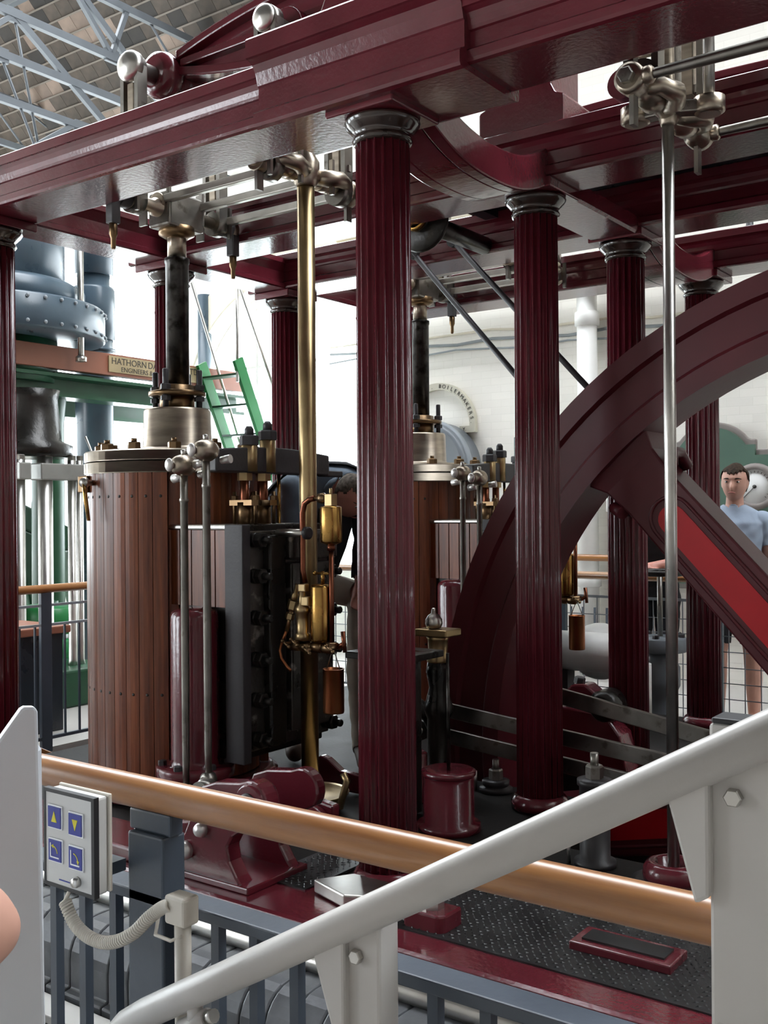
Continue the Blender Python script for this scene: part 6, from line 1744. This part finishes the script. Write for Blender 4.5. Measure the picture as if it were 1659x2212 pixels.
limbs = []
for s, nm in ((-1, 'a'), (1, 'b')):
    hp = pel + side * (0.09 * s)
    knee = hp + ax * (0.10 if s > 0 else 0.02) + Vector((0, 0, -0.46)); ank = hp + ax * (0.06 if s > 0 else -0.06)
    ank.z = 0.30
    if s < 0:
        # forward leg, its trouser shows beside the big column
        knee = DP(-25, 80, 5.55); ank = DP(-22, 205, 5.55); ank.z = 0.29
    toe = ank + ax * 0.15 + Vector((0, 0, -0.04))
    limbs.append(('leg' + nm, [hp, knee, (knee + ank) * 0.5 - ax * 0.02, ank, toe], [0.095, 0.066, 0.062, 0.042, 0.042]))
    sh = shd + side * (0.19 * s) - Vector((0, 0, 0.03))
    el = sh + ax * 0.03 + Vector((0, 0, -0.27)) + side * 0.01 * s
    wr_ = el + ax * 0.06 + Vector((0, 0, -0.22)) - side * 0.04 * s
    limbs.append(('arm' + nm, [sh, el, wr_], [0.064, 0.048, 0.033]))
hands = []
for nm, pts, rad in limbs:
    if nm.startswith('arm'):
        d = (pts[2] - pts[1]).normalized()
        hands.append(('hand' + nm[-1], pts[2], d, side))
J = {'base': (pel.x, pel.y, 0.205), 'neck': nck, 'limbs': limbs, 'hands': hands}
hd = (DP(-31, -15, 5.45), Vector((0.70, -0.10, -0.72)), Vector((0.80, -0.05, 0.60)), 0.118)
shirt = lambda bn, t, c: (bn.startswith('torso') and bn != 'torso0' and not (bn == 'torso4' and t > 0.75)) or (bn in ('arma0', 'armb0')) or (bn in ('arma1', 'armb1') and t < 0.3)
trs = lambda bn, t, c: bn in ('torso0',) or (bn.startswith('leg') and not bn.endswith('3'))
shoe_a = lambda bn, t, c: bn == 'lega3'
shoe_b = lambda bn, t, c: bn == 'legb3'
vest = lambda bn, t, c: bn in ('torso1', 'torso2', 'torso3') and (c - (wst + cst) / 2).dot(fr_(cst - wst)[1]) > 0.02
att = human('attendant in a faded blue work shirt bending forward between valve chest and flywheel', J, hd, tor, 'skin_pink',
      [('work_shirt', shirt, 0.012, 'denim', 0.004), ('trousers', trs, 0.014, 'khaki', 0.003), ('sleeve', lambda bn, t, c: (bn in ('arma1', 'armb1') and t < 0.9) or (bn == 'armb0' and t > 0.2), 0.020, 'dark_cloth', 0.003), ('waistcoat', vest, 0.03, 'dark_cloth', 0.003), ('shoe', shoe_a, 0.01, 'leather', 0), ('shoe', shoe_b, 0.01, 'leather', 0)], 'hair_grey', voxel=0.010)

ap = [(DP(-47, -4, 5.50), 0.085), (DP(-48, 14, 5.50), 0.095), (DP(-52, 34, 5.52), 0.085), (DP(-58, 56, 5.55), 0.07)]
rg = []
for c_, w_ in ap:
    rg.append([c_ + Vector((0.808, 0.589, 0)) * (w_ * math.cos(2 * PI * i / 20)) + Vector((-0.589, 0.808, 0)) * (0.04 * math.sin(2 * PI * i / 20)) for i in range(20)])
att_ap = obj('apron', MB().loft(rg), 'dark_cloth', att)
# ---- bare elbow of somebody standing close on the left
J0 = V(0, 0, 0)
el = CR(-0.366, 0.95, 1.172)
arm_r = thing('person', 'bare arm of a bystander, elbow bent in front of the white lift panel', 'person', el, 'people round the engine')
mb = MB()
up_ = CR(-0.62, 0.86, 1.42); wr2 = CR(-0.60, 0.84, 1.02)
pts = [up_, el + (up_ - el) * 0.5, el + (up_ - el) * 0.12, el]
def capsule(a, b, r0, r1):
    mb.tube([a, (a + b) / 2, b], [r0, (r0 + r1) / 2 * 1.03, r1], 18); mb.sphere(a, r0 * 0.99); mb.sphere(b, r1 * 0.99)
el2 = CR(-0.385, 0.95, 1.172)
capsule(up_, el2, 0.052, 0.043); capsule(el2, wr2, 0.046, 0.029); mb.sphere(el2 + (el2 - (up_ + wr2) / 2).normalized() * 0.018, 0.032)
d_ = (wr2 - el2).normalized(); s_ = d_.cross(Vector((0, 0, 1))).normalized()
mb.tube([wr2, wr2 + d_ * 0.05, wr2 + d_ * 0.09], [0.03, 0.037, 0.035], 12)
for i, L in enumerate((0.07, 0.08, 0.075, 0.058)):
    o_ = wr2 + d_ * 0.08 + s_ * (0.03 - 0.02 * i)
    mb.tube([o_, o_ + d_ * L * 0.6, o_ + d_ * L - Vector((0, 0, 0.02))], [0.0105, 0.010, 0.008], 8)
mb.tube([wr2 + d_ * 0.03 + s_ * 0.03, wr2 + d_ * 0.07 + s_ * 0.06, wr2 + d_ * 0.10 + s_ * 0.065], [0.013, 0.012, 0.009], 8)
raw = bpy.data.objects.new('arm', mesh_from('arm', mb, 'skin')); C.objects.link(raw)
rm = raw.modifiers.new('remesh', 'REMESH'); rm.mode = 'VOXEL'; rm.voxel_size = 0.006
sm = raw.modifiers.new('smooth', 'SMOOTH'); sm.factor = 0.5; sm.iterations = 10
dg = bpy.context.evaluated_depsgraph_get(); dg.update()
me = bpy.data.meshes.new_from_object(raw.evaluated_get(dg)); bpy.data.objects.remove(raw)
for p in me.polygons:
    p.use_smooth = True
me.materials.clear(); me.materials.append(M['skin'])
o = bpy.data.objects.new('arm', me); C.objects.link(o); o.parent = arm_r; o.location = -el

a_ = el2 + (up_ - el2) * 0.55; b_ = up_ + (up_ - el2) * 0.06; dd = (b_ - a_)
obj('sleeve', MB().lathe([(0.060, 0.0), (0.066, 0.004), (0.064, dd.length * 0.5), (0.066, dd.length), (0.0, dd.length + 0.02)], a_, dd, 24), 'tshirt', arm_r)
